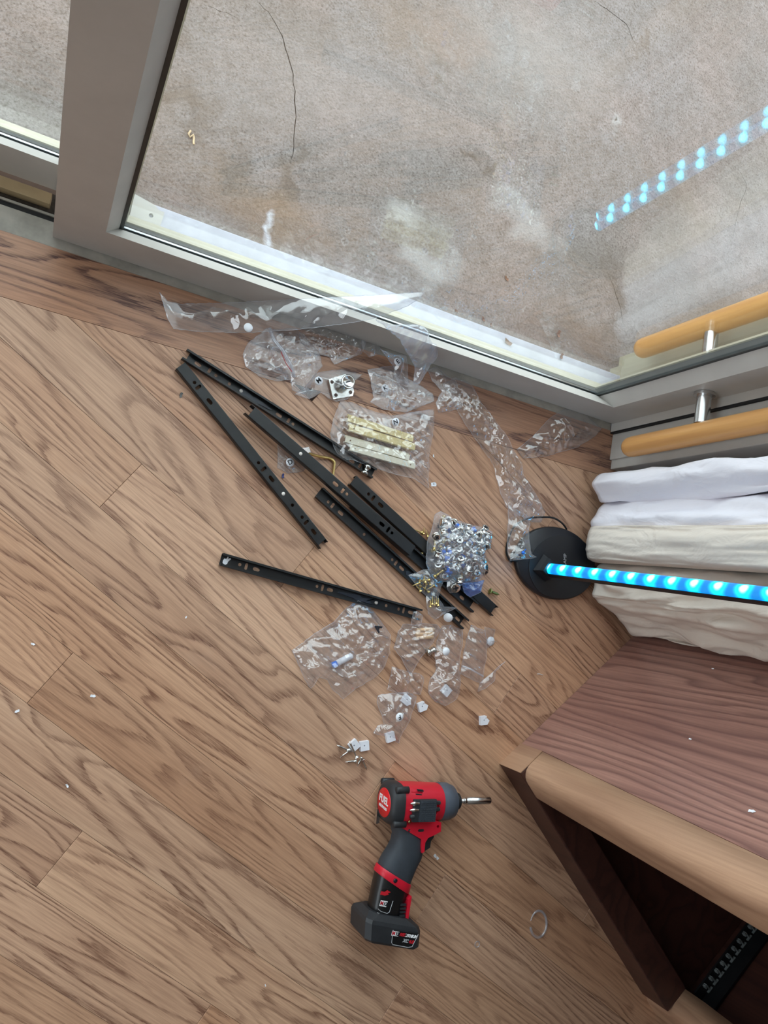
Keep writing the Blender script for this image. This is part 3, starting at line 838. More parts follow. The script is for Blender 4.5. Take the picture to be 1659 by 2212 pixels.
# ================================================================== PLASTIC BAGS
def in_poly(p, poly):
    c = False; n = len(poly)
    for i in range(n):
        a, b = poly[i], poly[i - 1]
        if (a[1] > p[1]) != (b[1] > p[1]) and p[0] < (b[0] - a[0]) * (p[1] - a[1]) / (b[1] - a[1]) + a[0]: c = not c
    return c
def dist_poly(p, poly):
    best = 9
    n = len(poly)
    for i in range(n):
        a, b = poly[i - 1], poly[i]
        dx, dy = b[0] - a[0], b[1] - a[1]; L = dx * dx + dy * dy
        t = max(0, min(1, ((p[0] - a[0]) * dx + (p[1] - a[1]) * dy) / L)) if L else 0
        best = min(best, math.hypot(p[0] - a[0] - dx * t, p[1] - a[1] - dy * t))
    return best
def tri(x): x = x % 1.0; return 4 * abs(x - 0.5) - 1
class Crumple:
    def __init__(s, seed, amp, scale):
        r = random.Random(seed); s.w = []
        for lam, a, n in ((0.042, 0.9, 3), (0.022, 0.95, 5), (0.012, 0.55, 5)):
            for _ in range(n):
                th = r.uniform(0, PI); s.w.append((math.cos(th) / (lam * scale), math.sin(th) / (lam * scale), r.random(), amp * a / n * 1.6, r.uniform(0, 50)))
        s.amp = amp
    def __call__(s, x, y):
        h = 0
        for a, b, ph, am, o in s.w:
            q = noise.noise(Vector((x * 20 + o, y * 20, o))) * 0.8
            g_ = max(0.0, 0.55 + 1.5 * noise.noise(Vector((x * 30 - o, y * 30 + o, o))))
            r_ = 0.5 + 0.5 * tri(a * x + b * y + ph + q)
            h += am * 1.35 * g_ * (2.2 * r_ ** 2.6 - 0.6)
        return h


def bag(name, label, outline, mat, zf=0.0, puff=0.008, amp=0.004, scale=1.0, seed=1, step=0.0032, cat='plastic bag', group=None, floor_z=0.0, single=False, nobottom=False):
    """two-sheet film bag: outline in the photograph, resting at zf (number or function of pixel)"""
    zfun = zf if callable(zf) else (lambda x, y: zf)
    step *= 0.78
    W = []
    n = len(outline)
    dense = []
    for i in range(n):
        a, b = outline[i], outline[(i + 1) % n]
        m_ = max(1, int(math.hypot(b[0] - a[0], b[1] - a[1]) / 7))
        for k in range(m_):
            t = k / m_
            dense.append((a[0] + (b[0] - a[0]) * t, a[1] + (b[1] - a[1]) * t))
    rr = random.Random(seed)
    dense = [(x + rr.uniform(-.9, .9), y + rr.uniform(-.9, .9)) for x, y in dense]
    ow = []
    for x, y in dense:
        p = G(x, y, zfun(x, y) + puff * 0.3); ow.append((p.x, p.y))
    zed = [zfun(x, y) for x, y in dense]
    x0, x1 = min(p[0] for p in ow), max(p[0] for p in ow); y0, y1 = min(p[1] for p in ow), max(p[1] for p in ow)
    ins = []
    yy = y0; row = 0
    while yy < y1:
        xx = x0 + (step / 2 if row % 2 else 0)
        while xx < x1:
            q = (xx + rr.uniform(-.25, .25) * step, yy + rr.uniform(-.25, .25) * step)
            if in_poly(q, ow) and dist_poly(q, ow) > step * 0.5: ins.append(q)
            xx += step
        yy += step * 0.87; row += 1
    m_ = len(ow)
    co = [Vector(p) for p in ow] + [Vector(p) for p in ins]
    res = geometry.delaunay_2d_cdt(co, [(i, (i + 1) % m_) for i in range(m_)], [], 1, 1e-6)
    V2, F = res[0], res[2]
    # outline height: inverse-distance blend of the outline's own heights
    flatz = max(zed) - min(zed) < 1e-6
    def zb(p):
        if flatz: return zed[0]
        sw = sz = 0
        for (q, z_) in zip(ow[::2], zed[::2]):
            w_ = 1 / ((p[0] - q[0]) ** 2 + (p[1] - q[1]) ** 2 + 2e-5) ** 1.5
            sw += w_; sz += w_ * z_
        return sz / sw
    cr = Crumple(seed, amp, scale); cr2 = Crumple(seed + 500, amp * 0.35, scale)
    top, bot = [], []
    for p in V2:
        d = dist_poly(p, ow); s = 1 - math.exp(-d / 0.010); z = zb(p)
        hb = z + 0.0006 + abs(cr2(p[0], p[1])) * s * 0.6
        ht = hb + 0.0005 + puff * s + (cr(p[0], p[1]) + amp * 0.9) * (0.25 + 0.75 * s)
        top.append((p[0], p[1], max(ht, hb + 0.0004))); bot.append((p[0], p[1], hb))
    cx = sum(p[0] for p in ow) / m_; cy = sum(p[1] for p in ow) / m_; cz = min(b[2] for b in bot)
    sh = lambda L: [(x - cx, y - cy, z - cz) for x, y, z in L]
    mb = MB(); nV = len(V2)
    fs = [tuple(f) for f in F]
    if single:
        mb.add(sh(top), fs)
    else:
        mb.v = sh(top) + sh(bot)
        mb.f = fs + [tuple(i + nV for i in f)[::-1] for f in fs]; mb.sm = [False] * len(mb.f)
    me = bpy.data.meshes.new(name); me.from_pydata(mb.v, [], mb.f); me.materials.append(mat)
    me.polygons.foreach_set('use_smooth', [True] * len(me.polygons))
    o = bpy.data.objects.new(name, me); C.objects.link(o); o.location = (cx, cy, cz)
    tag(o, label, cat, group)
    sm = MB(); k_ = [Vector(top[i]) - Vector((cx, cy, cz)) for i in range(m_)]
    sm.tube(k_ + [k_[0]], 0.00032, 4)
    sm.build('seam', SEAL, o)
    def surf(px, py, zg=0.01):
        for _ in range(3):
            p = G(px, py, zg)
            k = min(range(nV), key=lambda i: (V2[i][0] - p.x) ** 2 + (V2[i][1] - p.y) ** 2)
            zg = top[k][2]
        p = G(px, py, zg)
        near = [t[2] for t in top if (t[0] - p.x) ** 2 + (t[1] - p.y) ** 2 < 0.006 ** 2]
        return Vector((p.x, p.y, (max(near) if near else zg)))
    o_s = surf
    return o, o_s


def sticker(bagt, px, py, letter, rot=0.0, r=0.0062, name='round_sticker', tilt=(0, 0), mat=None):
    o, surf = bagt
    p = surf(px, py) - o.location
    M = Matrix.Translation(p + Vector((0, 0, 0.0006))) @ Matrix.Rotation(tilt[0], 4, 'X') @ Matrix.Rotation(tilt[1], 4, 'Y') @ Matrix.Rotation(rot, 4, 'Z')
    d = MB().lathe([(0.0003, 0.0), (r, 0.0), (r, 0.0003), (0.0003, 0.00032)], 22, M @ Matrix.Rotation(-PI / 2, 4, 'Y')).build(name, mat or PAPER, o)
    d['label'] = 'round white sticker' + (' with a letter' if letter else '')
    if letter: text_mesh(letter, r * 1.55, 'letter', INK, d, M @ Matrix.Translation((0, 0, 0.0005)), 0.0001, 0.00015)
    return d


def rim(bagt, pts, r, mat, name):
    o, surf = bagt
    m = MB().tube([surf(x, y) - o.location + Vector((0, 0, 0.0005)) for x, y in pts], r, 6)
    return m.build(name, mat, o)


# long stiff sleeve from floor up against the glass
sleeve_z = lambda x, y: 0.004 + max(0, (x - 400) / 515.0) ** 1.25 * 0.166
slv = bag('film_sleeve', 'long clear film sleeve leaning from the floor onto the door rail', [(345, 632), (362, 650), (388, 657), (480, 655), (640, 647), (918, 631), (908, 644), (880, 662), (800, 690), (720, 703), (640, 712), (540, 719), (430, 717), (375, 710), (362, 690)], FILM, sleeve_z, 0.004, 0.0022, 1.6, 31, 0.005, 'film sleeve')
sticker(slv, 535, 709, None)
B = {}
B['M0'] = bag('plastic_bag', 'large empty zip bag with red line along its seal, under the sleeve', [(577, 708), (598, 712), (640, 708), (668, 735), (690, 760), (697, 790), (688, 800), (660, 852), (632, 842), (628, 820), (600, 822), (560, 812), (532, 790), (524, 765), (535, 742), (560, 722)], FILM_HAZY, 0.001, 0.010, 0.0045, 1.1, 41)
rim(B['M0'], [(580, 712), (590, 735), (610, 760), (628, 792), (634, 815)], 0.0028, SEAL, 'zip_seal')['label'] = 'pale plastic zip strip'
rim(B['M0'], [(604, 762), (615, 785), (626, 806)], 0.0005, REDP, 'red_line')
B['M'] = bag('plastic_bag', 'small clear bag marked M holding a cylinder lock', [(640, 850), (664, 832), (684, 806), (706, 800), (740, 797), (784, 808), (768, 822), (766, 846), (752, 862), (730, 866), (712, 858), (696, 846), (670, 860)], FILM_HAZY, 0.001, 0.020, 0.003, 0.8, 43)
sticker(B['M'], 686, 824, 'M', 0.9)
B['wrap1'] = bag('film_scrap', 'crumpled glassy film scrap by the rail between sleeve and E bag', [(655, 705), (690, 700), (740, 712), (768, 722), (790, 740), (780, 765), (740, 780), (722, 787), (712, 770), (680, 765), (655, 745), (645, 725)], FILM_FINE, 0.001, 0.006, 0.0055, 0.7, 47, cat='film scrap')
B['wrap2'] = bag('film_scrap', 'short clear film scrap tucked under the right end of the sleeve', [(780, 725), (818, 735), (822, 765), (798, 771), (784, 758)], FILM_FINE, 0.002, 0.006, 0.004, 0.7, 48, cat='film scrap')
B['E'] = bag('plastic_bag', 'clear bag marked E leaning against the bottom rail of the door', [(822, 752), (850, 765), (878, 768), (880, 800), (882, 830), (858, 828), (850, 792), (836, 775)], FILM_HAZY, lambda x, y: 0.004 + max(0, (790 - y)) * 0.0008, 0.006, 0.003, 1.0, 53)
sticker(B['E'], 858, 782, 'E', 0.9)
B['E2'] = bag('film_scrap', 'big shiny film scrap folded over the rail at the end of the sleeve', [(810, 690), (850, 700), (900, 700), (925, 708), (930, 735), (950, 748), (942, 775), (928, 790), (905, 830), (892, 828), (896, 790), (880, 765), (862, 735), (835, 712)], FILM_MILKY, lambda x, y: 0.022 + max(0, (800 - y)) * 0.00085, 0.006, 0.0055, 0.9, 54, cat='film scrap')
B['K'] = bag('plastic_bag', 'flat clear zip bag marked K beside the cylinder lock', [(795, 798), (850, 790), (872, 812), (900, 828), (935, 850), (938, 866), (880, 890), (830, 885), (800, 868), (808, 858)], FILM_HAZY, 0.001, 0.006, 0.003, 1.0, 57)
sticker(B['K'], 829, 840, 'K', 0.7)
B['wrap3'] = bag('film_scrap', 'clear film tube bent beside the K bag, left of the long strip', [(925, 800), (942, 792), (965, 812), (982, 820), (992, 850), (998, 882), (970, 888), (948, 890), (942, 870), (955, 845), (935, 822)], FILM_FINE, 0.001, 0.007, 0.0045, 0.8, 59, cat='film scrap')
B['N'] = bag('plastic_bag', 'thick clear bag marked N holding four cream plastic strips', [(738, 866), (762, 868), (800, 885), (850, 898), (905, 888), (938, 884), (941, 905), (935, 950), (930, 985), (928, 1054), (900, 1034), (850, 1022), (800, 1005), (762, 992), (740, 992), (722, 962), (716, 936), (722, 905)], FILM_HAZY, 0.004, 0.020, 0.0042, 1.1, 61)
sticker(B['N'], 853, 912, 'N', 0.6, tilt=(0.3, 0.1))
B['D'] = bag('plastic_bag', 'small zip bag marked D under the hex key', [(600, 962), (650, 968), (668, 965), (672, 985), (655, 1018), (622, 1022), (600, 1010)], FILM_HAZY, 0.0005, 0.003, 0.0014, 1.0, 67)
sticker(B['D'], 626, 999, 'D', 0.7)
B['long'] = bag('film_strip', 'long crinkled strip of clear film running towards the lamp base', [(958, 828), (985, 815), (1020, 830), (1040, 870), (1075, 915), (1098, 945), (1108, 972), (1128, 1000), (1130, 1028), (1150, 1055), (1168, 1085), (1178, 1106), (1170, 1128), (1148, 1126), (1120, 1112), (1095, 1095), (1080, 1060), (1066, 1005), (1040, 965), (1015, 930), (990, 890), (975, 858)], FILM_FINE, 0.001, 0.009, 0.005, 0.95, 71, 0.0034, cat='film strip')
B['fork'] = bag('film_strip', 'clear film strip branching off towards the door corner', [(1118, 970), (1150, 945), (1185, 905), (1222, 883), (1252, 884), (1270, 900), (1300, 925), (1288, 940), (1250, 965), (1180, 985), (1130, 990)], FILM_FINE, 0.001, 0.007, 0.0035, 1.2, 73, 0.0036, cat='film strip')
B['lampbag'] = bag('plastic_bag', 'clear flat bag lying over the edge of the lamp base', [(1098, 1090), (1142, 1118), (1143, 1165), (1148, 1198), (1158, 1204), (1100, 1212), (1095, 1180), (1097, 1130)], FILM_FINE, lambda x, y: 0.004 + (0.011 if x > 1105 and y > 1140 else 0.0), 0.003, 0.003, 0.9, 79)
B['hw'] = bag('plastic_bag', 'bulging clear bag full of cam locks and blue plugs', [(943, 1110), (957, 1104), (985, 1122), (1048, 1140), (1066, 1148), (1062, 1172), (1050, 1195), (1048, 1240), (1036, 1258), (1000, 1260), (960, 1256), (938, 1248), (924, 1218), (926, 1170), (938, 1140)], FILM_MILKY, 0.012, 0.024, 0.0045, 0.9, 83)
B['rib'] = bag('film_scrap', 'blue-tinted ribbed film end below the hardware bag', [(998, 1258), (1030, 1258), (1046, 1252), (1038, 1280), (1015, 1290), (1002, 1280)], FILM_BLUE, 0.012, 0.005, 0.004, 0.4, 87, 0.0022, cat='film scrap')
B['onecam'] = bag('plastic_bag', 'tiny clear bag with a single cam lock below the hardware bag', [(966, 1250), (990, 1248), (1000, 1262), (988, 1278), (972, 1282), (966, 1268)], FILM_HAZY, 0.012, 0.010, 0.002, 0.7, 89, 0.0026)
B['brass'] = bag('plastic_bag', 'small clear bag of brass screws draped over the drawer slides', [(884, 1243), (912, 1232), (930, 1228), (958, 1256), (952, 1268), (946, 1290), (960, 1312), (988, 1312), (960, 1325), (940, 1338), (926, 1325), (920, 1285), (902, 1268)], FILM_HAZY, 0.010, 0.008, 0.003, 0.8, 91, 0.0028)
B['A'] = bag('plastic_bag', 'large crumpled clear bag marked A with a blue-capped tube', [(632, 1405), (650, 1392), (680, 1370), (720, 1345), (756, 1308), (775, 1298), (800, 1312), (822, 1340), (845, 1372), (842, 1410), (832, 1440), (808, 1465), (770, 1488), (742, 1510), (720, 1490), (708, 1468), (690, 1462), (672, 1488), (660, 1470), (645, 1435)], FILM_HAZY, 0.001, 0.013, 0.006, 1.15, 97, 0.0034)
B['dow'] = bag('plastic_bag', 'small crumpled bag of wooden dowels below the slide end', [(860, 1365), (872, 1348), (898, 1350), (905, 1345), (945, 1350), (952, 1358), (935, 1390), (905, 1428), (892, 1450), (884, 1455), (872, 1430), (852, 1400)], FILM_HAZY, 0.001, 0.010, 0.0042, 0.8, 101, 0.003)
B['dowflap'] = bag('film_scrap', 'clear film flap standing on the end of the lowest slide', [(892, 1322), (900, 1320), (912, 1330), (910, 1350), (888, 1352)], FILM, 0.010, 0.003, 0.002, 1.0, 103, cat='film scrap')
B['mid'] = bag('plastic_bag', 'long crinkled clear bag with a blank sticker, right of the dowels', [(955, 1352), (975, 1350), (1000, 1362), (998, 1400), (992, 1440), (996, 1480), (985, 1510), (962, 1525), (940, 1515), (925, 1495), (930, 1465), (944, 1445), (940, 1420), (945, 1385)], FILM, 0.001, 0.009, 0.005, 0.85, 107, 0.003)
sticker(B['mid'], 962, 1407, None)
B['zip'] = bag('plastic_bag', 'flat clear zip bag with a pale seal, beside the round paper disc', [(1018, 1350), (1045, 1362), (1052, 1385), (1050, 1420), (1040, 1478), (994, 1455), (1000, 1420), (1008, 1380)], FILM_HAZY, 0.001, 0.005, 0.0035, 1.0, 109, 0.003)
rim(B['zip'], [(997, 1438), (1012, 1444), (1026, 1452), (1042, 1460)], 0.0014, SEAL, 'zip_seal')['label'] = 'pale plastic zip strip'
B['flap'] = bag('film_scrap', 'clear scrap of film with a loose corner right of the zip bag', [(1046, 1355), (1070, 1360), (1062, 1390), (1052, 1400)], FILM, 0.001, 0.003, 0.002, 1.0, 111, cat='film scrap')
B['tail'] = bag('film_scrap', 'thin curled sliver of clear film nearest the cabinet corner', [(1092, 1428), (1070, 1450), (1068, 1470), (1050, 1485), (1032, 1494), (1038, 1475), (1052, 1462)], FILM, 0.001, 0.005, 0.003, 0.8, 113, 0.0026, cat='film scrap')
B['F1'] = bag('film_scrap', 'clear film scrap above the F bag', [(848, 1440), (862, 1446), (905, 1456), (915, 1462), (908, 1500), (870, 1498), (835, 1490), (842, 1470)], FILM_FINE, 0.001, 0.006, 0.0042, 0.8, 127, 0.003, cat='film scrap')
B['F'] = bag('plastic_bag', 'clear bag marked with a letter, holding a white bracket and screws', [(818, 1502), (840, 1498), (880, 1496), (900, 1504), (896, 1525), (885, 1555), (868, 1585), (862, 1606), (840, 1592), (806, 1584), (816, 1568), (830, 1565), (822, 1540), (814, 1518)], FILM, 0.001, 0.008, 0.004, 0.85, 131, 0.003)
sticker(B['F'], 861, 1548, 'F', 3.6)
# printed black letter on the A bag
o, sf = B['A']
p = sf(815, 1357) - o.location
text_mesh('A', 0.014, 'printed_letter', INK, o, Matrix.Translation(p + Vector((0, 0, .0008))) @ Matrix.Rotation(1.2, 4, 'Z'), 0.0001, 0.0008)

# ================================================================== LOOSE HARDWARE
def at2(name, pa, pb, z, label, cat, group=None):
    A, Bp = G(*pa, z), G(*pb, z)
    d = Bp - A
    o = empty(name, (A.x, A.y, z), math.atan2(d.y, d.x))
    return tag(o, label, cat, group), math.hypot(d.x, d.y)


def screw(pa, pb, z, mat, label, group, r=0.0016, hr=0.0036, tiltz=0.0, cat='screw'):
    """pa tip, pb head"""
    root, L = at2('screw', pa, pb, z, label, cat, group)
    prof = [(0.0002, 0.0), (r * 0.7, 0.004)]
    x = 0.004
    while x < L * 0.72:
        prof += [(r, x), (r * 0.72, x + 0.0007)]; x += 0.0014
    prof += [(r * 0.85, L * 0.74), (r * 0.85, L - 0.003)]
    M = Matrix.Rotation(-tiltz, 4, 'Y')
    MB().lathe(prof, 10, M).build('shank', mat, root)
    MB().lathe([(r * 0.85, L - 0.0032), (hr, L - 0.0008), (hr, L - 0.0003), (hr * 0.6, L + 0.0002), (0.0003, L - 0.0003)], 14, M).build('head', mat, root)
    return root


six = [((727, 1609), (753, 1621)), ((735, 1636), (757, 1620)), ((754, 1600), (771, 1637)), ((745, 1646), (769, 1644)), ((771, 1656), (782, 1636)), ((793, 1664), (783, 1640))]
six_l = ['loose silver screw at the upper left of the screw pile', 'silver screw second from the left in the screw pile', 'silver screw whose tip lies under the left white bracket', 'silver screw lying level at the left foot of the pile', 'silver screw pointing down-left at the bottom of the pile', 'silver screw pointing down-right at the bottom of the pile']
for (a, b), l, z in zip(six, six_l, (0.0038, 0.0046, 0.0105, 0.0038, 0.0085, 0.0040)):
    screw(a, b, z, CHROME, l, 'silver screws in the pile above the driver')
for (a, b), l in zip([((896, 1144), (912, 1151)), ((916.5, 1139), (915, 1155)), ((920, 1144), (924.5, 1160)), ((902.5, 1191.5), (912.5, 1196))],
                     ['brass screw lying beside the slide left of two upright-looking ones', 'brass screw middle one of three above the slide', 'brass screw nearest the hardware bag edge', 'brass screw lying in the gap between two slides']):
    screw(a, b, 0.0045 if b[1] < 1180 else 0.0035, BRASS, l, 'loose brass screws by the slides', 0.0013, 0.0030)
bolt = screw((1079, 1285), (1058, 1277), 0.0052, GREENZINC, 'greenish bolt with a round head right of the slide ends', None, 0.0024, 0.0050, cat='bolt')


def bracket(px, py, rot, label, z=0.0, notch=True):
    p = G(px, py, z + 0.004)
    s = 0.0068
    if notch: outer = [(-s, -s), (s * .75, -s), (s * 1.35, -0.15 * s), (s * .75, 0.45 * s), (0.12 * s, 0.45 * s), (0.12 * s, 0.62 * s), (s * .62, 0.62 * s), (s * .62, s), (-s, s)]
    else: outer = [(-s, -s), (s, -s), (s, s), (-s, s)]
    hx = -0.1 * s
    m = MB().holed(outer, [circ(hx, 0.1 * s, 0.0011, 10)], 0.0, 0.0062)
    m.box((hx - .0012, 0.1 * s - .0012, 0.0003), (hx + .0012, 0.1 * s + .0012, 0.0008))
    o = m.build('corner_bracket', WHITE, None, (p.x, p.y, z + 0.0002), (0, 0, rot))
    return tag(o, label, 'bracket', 'white plastic corner brackets')


bracket(765, 1610, 0.8, 'white plastic bracket touching the silver screws', notch=False)
bracket(787, 1611, 0.25, 'white plastic bracket just right of the one touching the screws', notch=False)
bracket(912, 1526, 0.45, 'white notched bracket right of the F bag')
bracket(1045, 1556, 0.2, 'white notched bracket lying alone nearest the cabinet')
bracket(843, 1592, 0.4, 'white bracket under the lower corner of the F bag', notch=False)
bracket(878, 1512, -0.5, 'white bracket inside the top of the F bag')
bracket(964, 1492, -0.6, 'white bracket inside the long bag right of the dowels', notch=False)

# round paper discs
def disc(px, py, z, tx, ty, label):
    p = G(px, py, z)
    o = MB().lathe([(0.0003, 0), (0.0072, 0), (0.0072, 0.0003), (0.0003, 0.00032)], 24, Matrix.Rotation(tx, 4, 'X') @ Matrix.Rotation(ty, 4, 'Y') @ Matrix.Rotation(-PI / 2, 4, 'Y')).build('paper_disc', PAPER, None, (p.x, p.y, z))
    tag(o, label, 'paper disc', 'loose round paper stickers')
    MB().tube([(0.0, 0, 0.0005), (0.006, 0.001, 0.0012), (0.010, 0.001, 0.0016)], 0.00025, 5).build('thread', STICKG, o)
disc(1060, 1385, 0.0022, 0.0, 0.05, 'round white paper disc beside the flat zip bag')
disc(968, 1334, 0.012, 0.5, -0.6, 'white oval-looking disc tilted against the end of a slide')

# hex key
pts = [G(x, y, 0.013 if i == 0 else 0.006 if i == 1 else 0.0035) for i, (x, y) in enumerate(((668, 980), (690, 986), (712, 990), (722, 998), (721, 1012), (719, 1030)))]
hk = MB().tube([Vector(p) - Vector(pts[0]) for p in spline(pts, 5)], 0.0021, 6, False).build('hex_key', BRASS, None, pts[0])
tag(hk, 'bent bronze-coloured hex key between two black slides', 'hex key')

# cylinder lock inside the M bag
p = G(742, 832, 0.012)
lock = tag(empty('cabinet_lock', (p.x, p.y, 0.0035), 0.5), 'nickel cylinder lock with keyhole inside the M bag', 'lock')
MB().lathe([(0.0005, 0.004), (0.0088, 0.004), (0.0088, 0.017), (0.0105, 0.0175), (0.0105, 0.0195), (0.0085, 0.0198), (0.008, 0.019), (0.0005, 0.019)], 28, Matrix.Translation((0.004, 0.002, 0)) @ Matrix.Rotation(-PI / 2, 4, 'Y')).build('cylinder', CHROME, lock)
MB().box((0.0005, 0.0012, 0.0188), (0.0075, 0.0030, 0.0194)).build('keyhole', INK, lock)
MB().holed([(-0.020, -0.016), (0.012, -0.018), (0.016, -0.012), (0.016, 0.012), (0.010, 0.016), (-0.018, 0.014)], [circ(-0.014, 0.009, 0.0028), circ(-0.014, -0.011, 0.0028), circ(0.010, -0.012, 0.0028)], 0.0, 0.0035).build('mounting_plate', CHROME, lock)

# cream strips inside the N bag
strips = [((748, 905), (888, 950), 'upper cream plastic strip in the N bag', CREAM, 0.0085), ((750, 925), (892, 968), 'second cream plastic strip with screw holes in the N bag', CREAM, 0.012),
          ((742, 950), (880, 990), 'third strip, ivory, in the N bag', IVORY, 0.0085), ((752, 968), (892, 1008), 'lowest ivory plastic strip in the N bag', IVORY, 0.0085)]
for i, (a, b, l, mt, z) in enumerate(strips):
    root, L = at2('plastic_strip', a, b, z, l, 'plastic strip', 'plastic strips in the N bag')
    h = 0.0043
    MB().holed([(0, -h), (L, -h), (L, h), (0, h)], [circ(0.008, 0, 0.0012), circ(L - 0.008, 0, 0.0012)], 0.006, 0.0075).box((0, -h, 0), (L, -h + 0.0015, 0.006)).box((0, h - 0.0015, 0), (L, h, 0.006)).build('body', mt, root)
    MB().box((0.0, h, 0.001), (L, h + 0.003, 0.0025)).build('flange', mt, root)

# dowels in their bag, tube in the A bag
for (a, b, l) in (((900, 1361), (938, 1360), 'wooden dowel uppermost in the dowel bag'), ((898, 1370), (936, 1369), 'wooden dowel middle one in the dowel bag'), ((900, 1377), (936, 1376), 'wooden dowel lowest in the dowel bag')):
    root, L = at2('wooden_dowel', a, b, 0.0048, l, 'dowel', 'wooden dowels in a small bag')
    MB().lathe([(0.0022, 0), (0.0030, 0.001), (0.0030, L - 0.001), (0.0022, L)], 14).build('pin', DOWEL, root)
root, L = at2('glue_tube', (718, 1438), (762, 1415), 0.0068, 'small clear glue tube with a blue cap in the A bag', 'glue tube')
MB().lathe([(0.0018, 0.0), (0.0046, 0.001), (0.0046, 0.007), (0.003, 0.0072)], 16).build('cap', BLUEP, root)
MB().lathe([(0.003, 0.0072), (0.0046, 0.0085), (0.0046, L - 0.002), (0.001, L)], 16).build('body', WHITE, root)
root, L = at2('plastic_pin', (1128, 1196), (1136, 1186), 0.0215, 'tiny blue pin inside the bag over the lamp base', 'pin')
MB().lathe([(0.0005, 0.0), (0.0026, 0.0005), (0.0026, 0.004), (0.0008, 0.0045), (0.0006, L), (0.0002, L)], 10).build('peg', BLUEP, root)

# metal spool loose on the floor
root, L = at2('metal_spool', (923, 1410), (939, 1404), 0.0062, 'shiny metal spool lying between the dowel bag and the long bag', 'metal spool')
MB().lathe([(0.001, 0.0), (0.0058, 0.0), (0.0058, L * .25), (0.0036, L * .32), (0.0036, L * .68), (0.0058, L * .75), (0.0058, L), (0.001, L)], 18).build('spool_body', CHROME, root)

# cam locks, plugs and bolts filling the hardware bag
rc = random.Random(11)
poly = [(941, 1135), (955, 1120), (985, 1130), (1046, 1146), (1054, 1160), (1042, 1195), (1040, 1236), (1028, 1248), (985, 1248), (950, 1246), (934, 1215), (934, 1172)]
def cam_proto():
    root = empty('cam_lock', (0, 0, 0))
    MB().lathe([(0.0012, 0.0), (0.0056, 0.0), (0.0058, 0.0006), (0.0058, 0.0018), (0.0050, 0.0022), (0.0050, 0.0066), (0.0058, 0.007), (0.0058, 0.0084), (0.0050, 0.0088), (0.0012, 0.0084)], 16, Matrix.Rotation(-PI / 2, 4, 'Y')).build('drum', CHROME, root)
    MB().box((-0.0032, -0.0007, 0.0084), (0.0032, 0.0007, 0.0092)).box((-0.0007, -0.0032, 0.0084), (0.0007, 0.0032, 0.0092)).build('cross_slot', INK, root)
    return root
cp0 = cam_proto(); first = True
spots = []
for layer, (n, z, dmin) in enumerate(((58, 0.0135, 10.2), (40, 0.0225, 12.5))):
    got = []; tries = 0
    while len(got) < n and tries < 6000:
        tries += 1
        x, y = rc.uniform(930, 1058), rc.uniform(1115, 1252)
        if in_poly((x, y), poly) and all(math.hypot(x - a, y - b) > dmin for a, b in got): got.append((x, y))
    spots += [(x, y, z) for x, y in got]
kinds = 0
plug0 = None; pin0 = None
for i, (x, y, z) in enumerate(spots):
    p = G(x, y, z)
    rot = (rc.choice((0, 0, PI / 2, 1.2, 0.5, -0.7)), rc.choice((0, 0, 0.6, -0.5)), rc.uniform(0, 6.28))
    u = rc.random()
    if u < 0.70:
        if first: o = cp0; first = False
        else: o = copy_tree(cp0)
        tag(o, 'silver cam lock drum inside the bulging hardware bag', 'cam lock', 'cam locks in the hardware bag')
    elif u < 0.88:
        if plug0 is None:
            plug0 = MB().lathe([(0.0008, 0.0), (0.0042, 0.0), (0.0042, 0.0012), (0.0026, 0.0016), (0.0024, 0.007), (0.0008, 0.0075)], 14, Matrix.Rotation(-PI / 2, 4, 'Y')).build('plastic_plug', BLUEP); o = plug0
        else: o = plug0.copy(); C.objects.link(o)
        tag(o, 'blue plastic plug inside the bulging hardware bag', 'plug', 'blue plugs in the hardware bag')
    else:
        if pin0 is None:
            pin0 = MB().lathe([(0.001, -0.009), (0.0026, -0.009), (0.0026, -0.004), (0.0018, -0.0035), (0.0018, 0.006), (0.0034, 0.0065), (0.0034, 0.009), (0.001, 0.0095)], 12).build('connecting_bolt', BRASS); o = pin0
        else: o = pin0.copy(); C.objects.link(o)
        tag(o, 'brassy connecting bolt inside the bulging hardware bag', 'bolt', 'connecting bolts in the hardware bag')
        rot = (0, rc.uniform(-0.3, 0.3), rc.uniform(0, 6.28))
    zz = z + (0.0058 if abs(rot[0]) > 0.4 else 0.0015)
    o.location = (p.x, p.y, zz); o.rotation_euler = rot
c1 = copy_tree(cp0); p = G(982, 1264, 0.016); c1.location = (p.x, p.y, 0.0135); c1.rotation_euler = (0.35, -0.3, 0.4); c1.scale = (1.35, 1.35, 1.35)
tag(c1, 'larger silver cam lock alone in the tiny bag below the hardware bag', 'cam lock'); 
if 'group' in c1: del c1['group']
# brass screws inside the small bag
rb = random.Random(5)
for k in range(15):
    if k < 10: x, y, th = rb.uniform(898, 932), rb.uniform(1250, 1276), rb.uniform(0, 6.28)
    else: x, y, th = 930 + (k - 10) * 4.2, 1300 + rb.uniform(-5, 3), 1.45 + rb.uniform(-.15, .15)
    s = screw((x - 9 * math.cos(th), y - 9 * math.sin(th)), (x + 9 * math.cos(th), y + 9 * math.sin(th)), 0.0145 + (k % 3) * 0.002, BRASS, 'short brass screw inside the small bag on the slides', 'brass screws in the small bag', 0.0012, 0.0028)

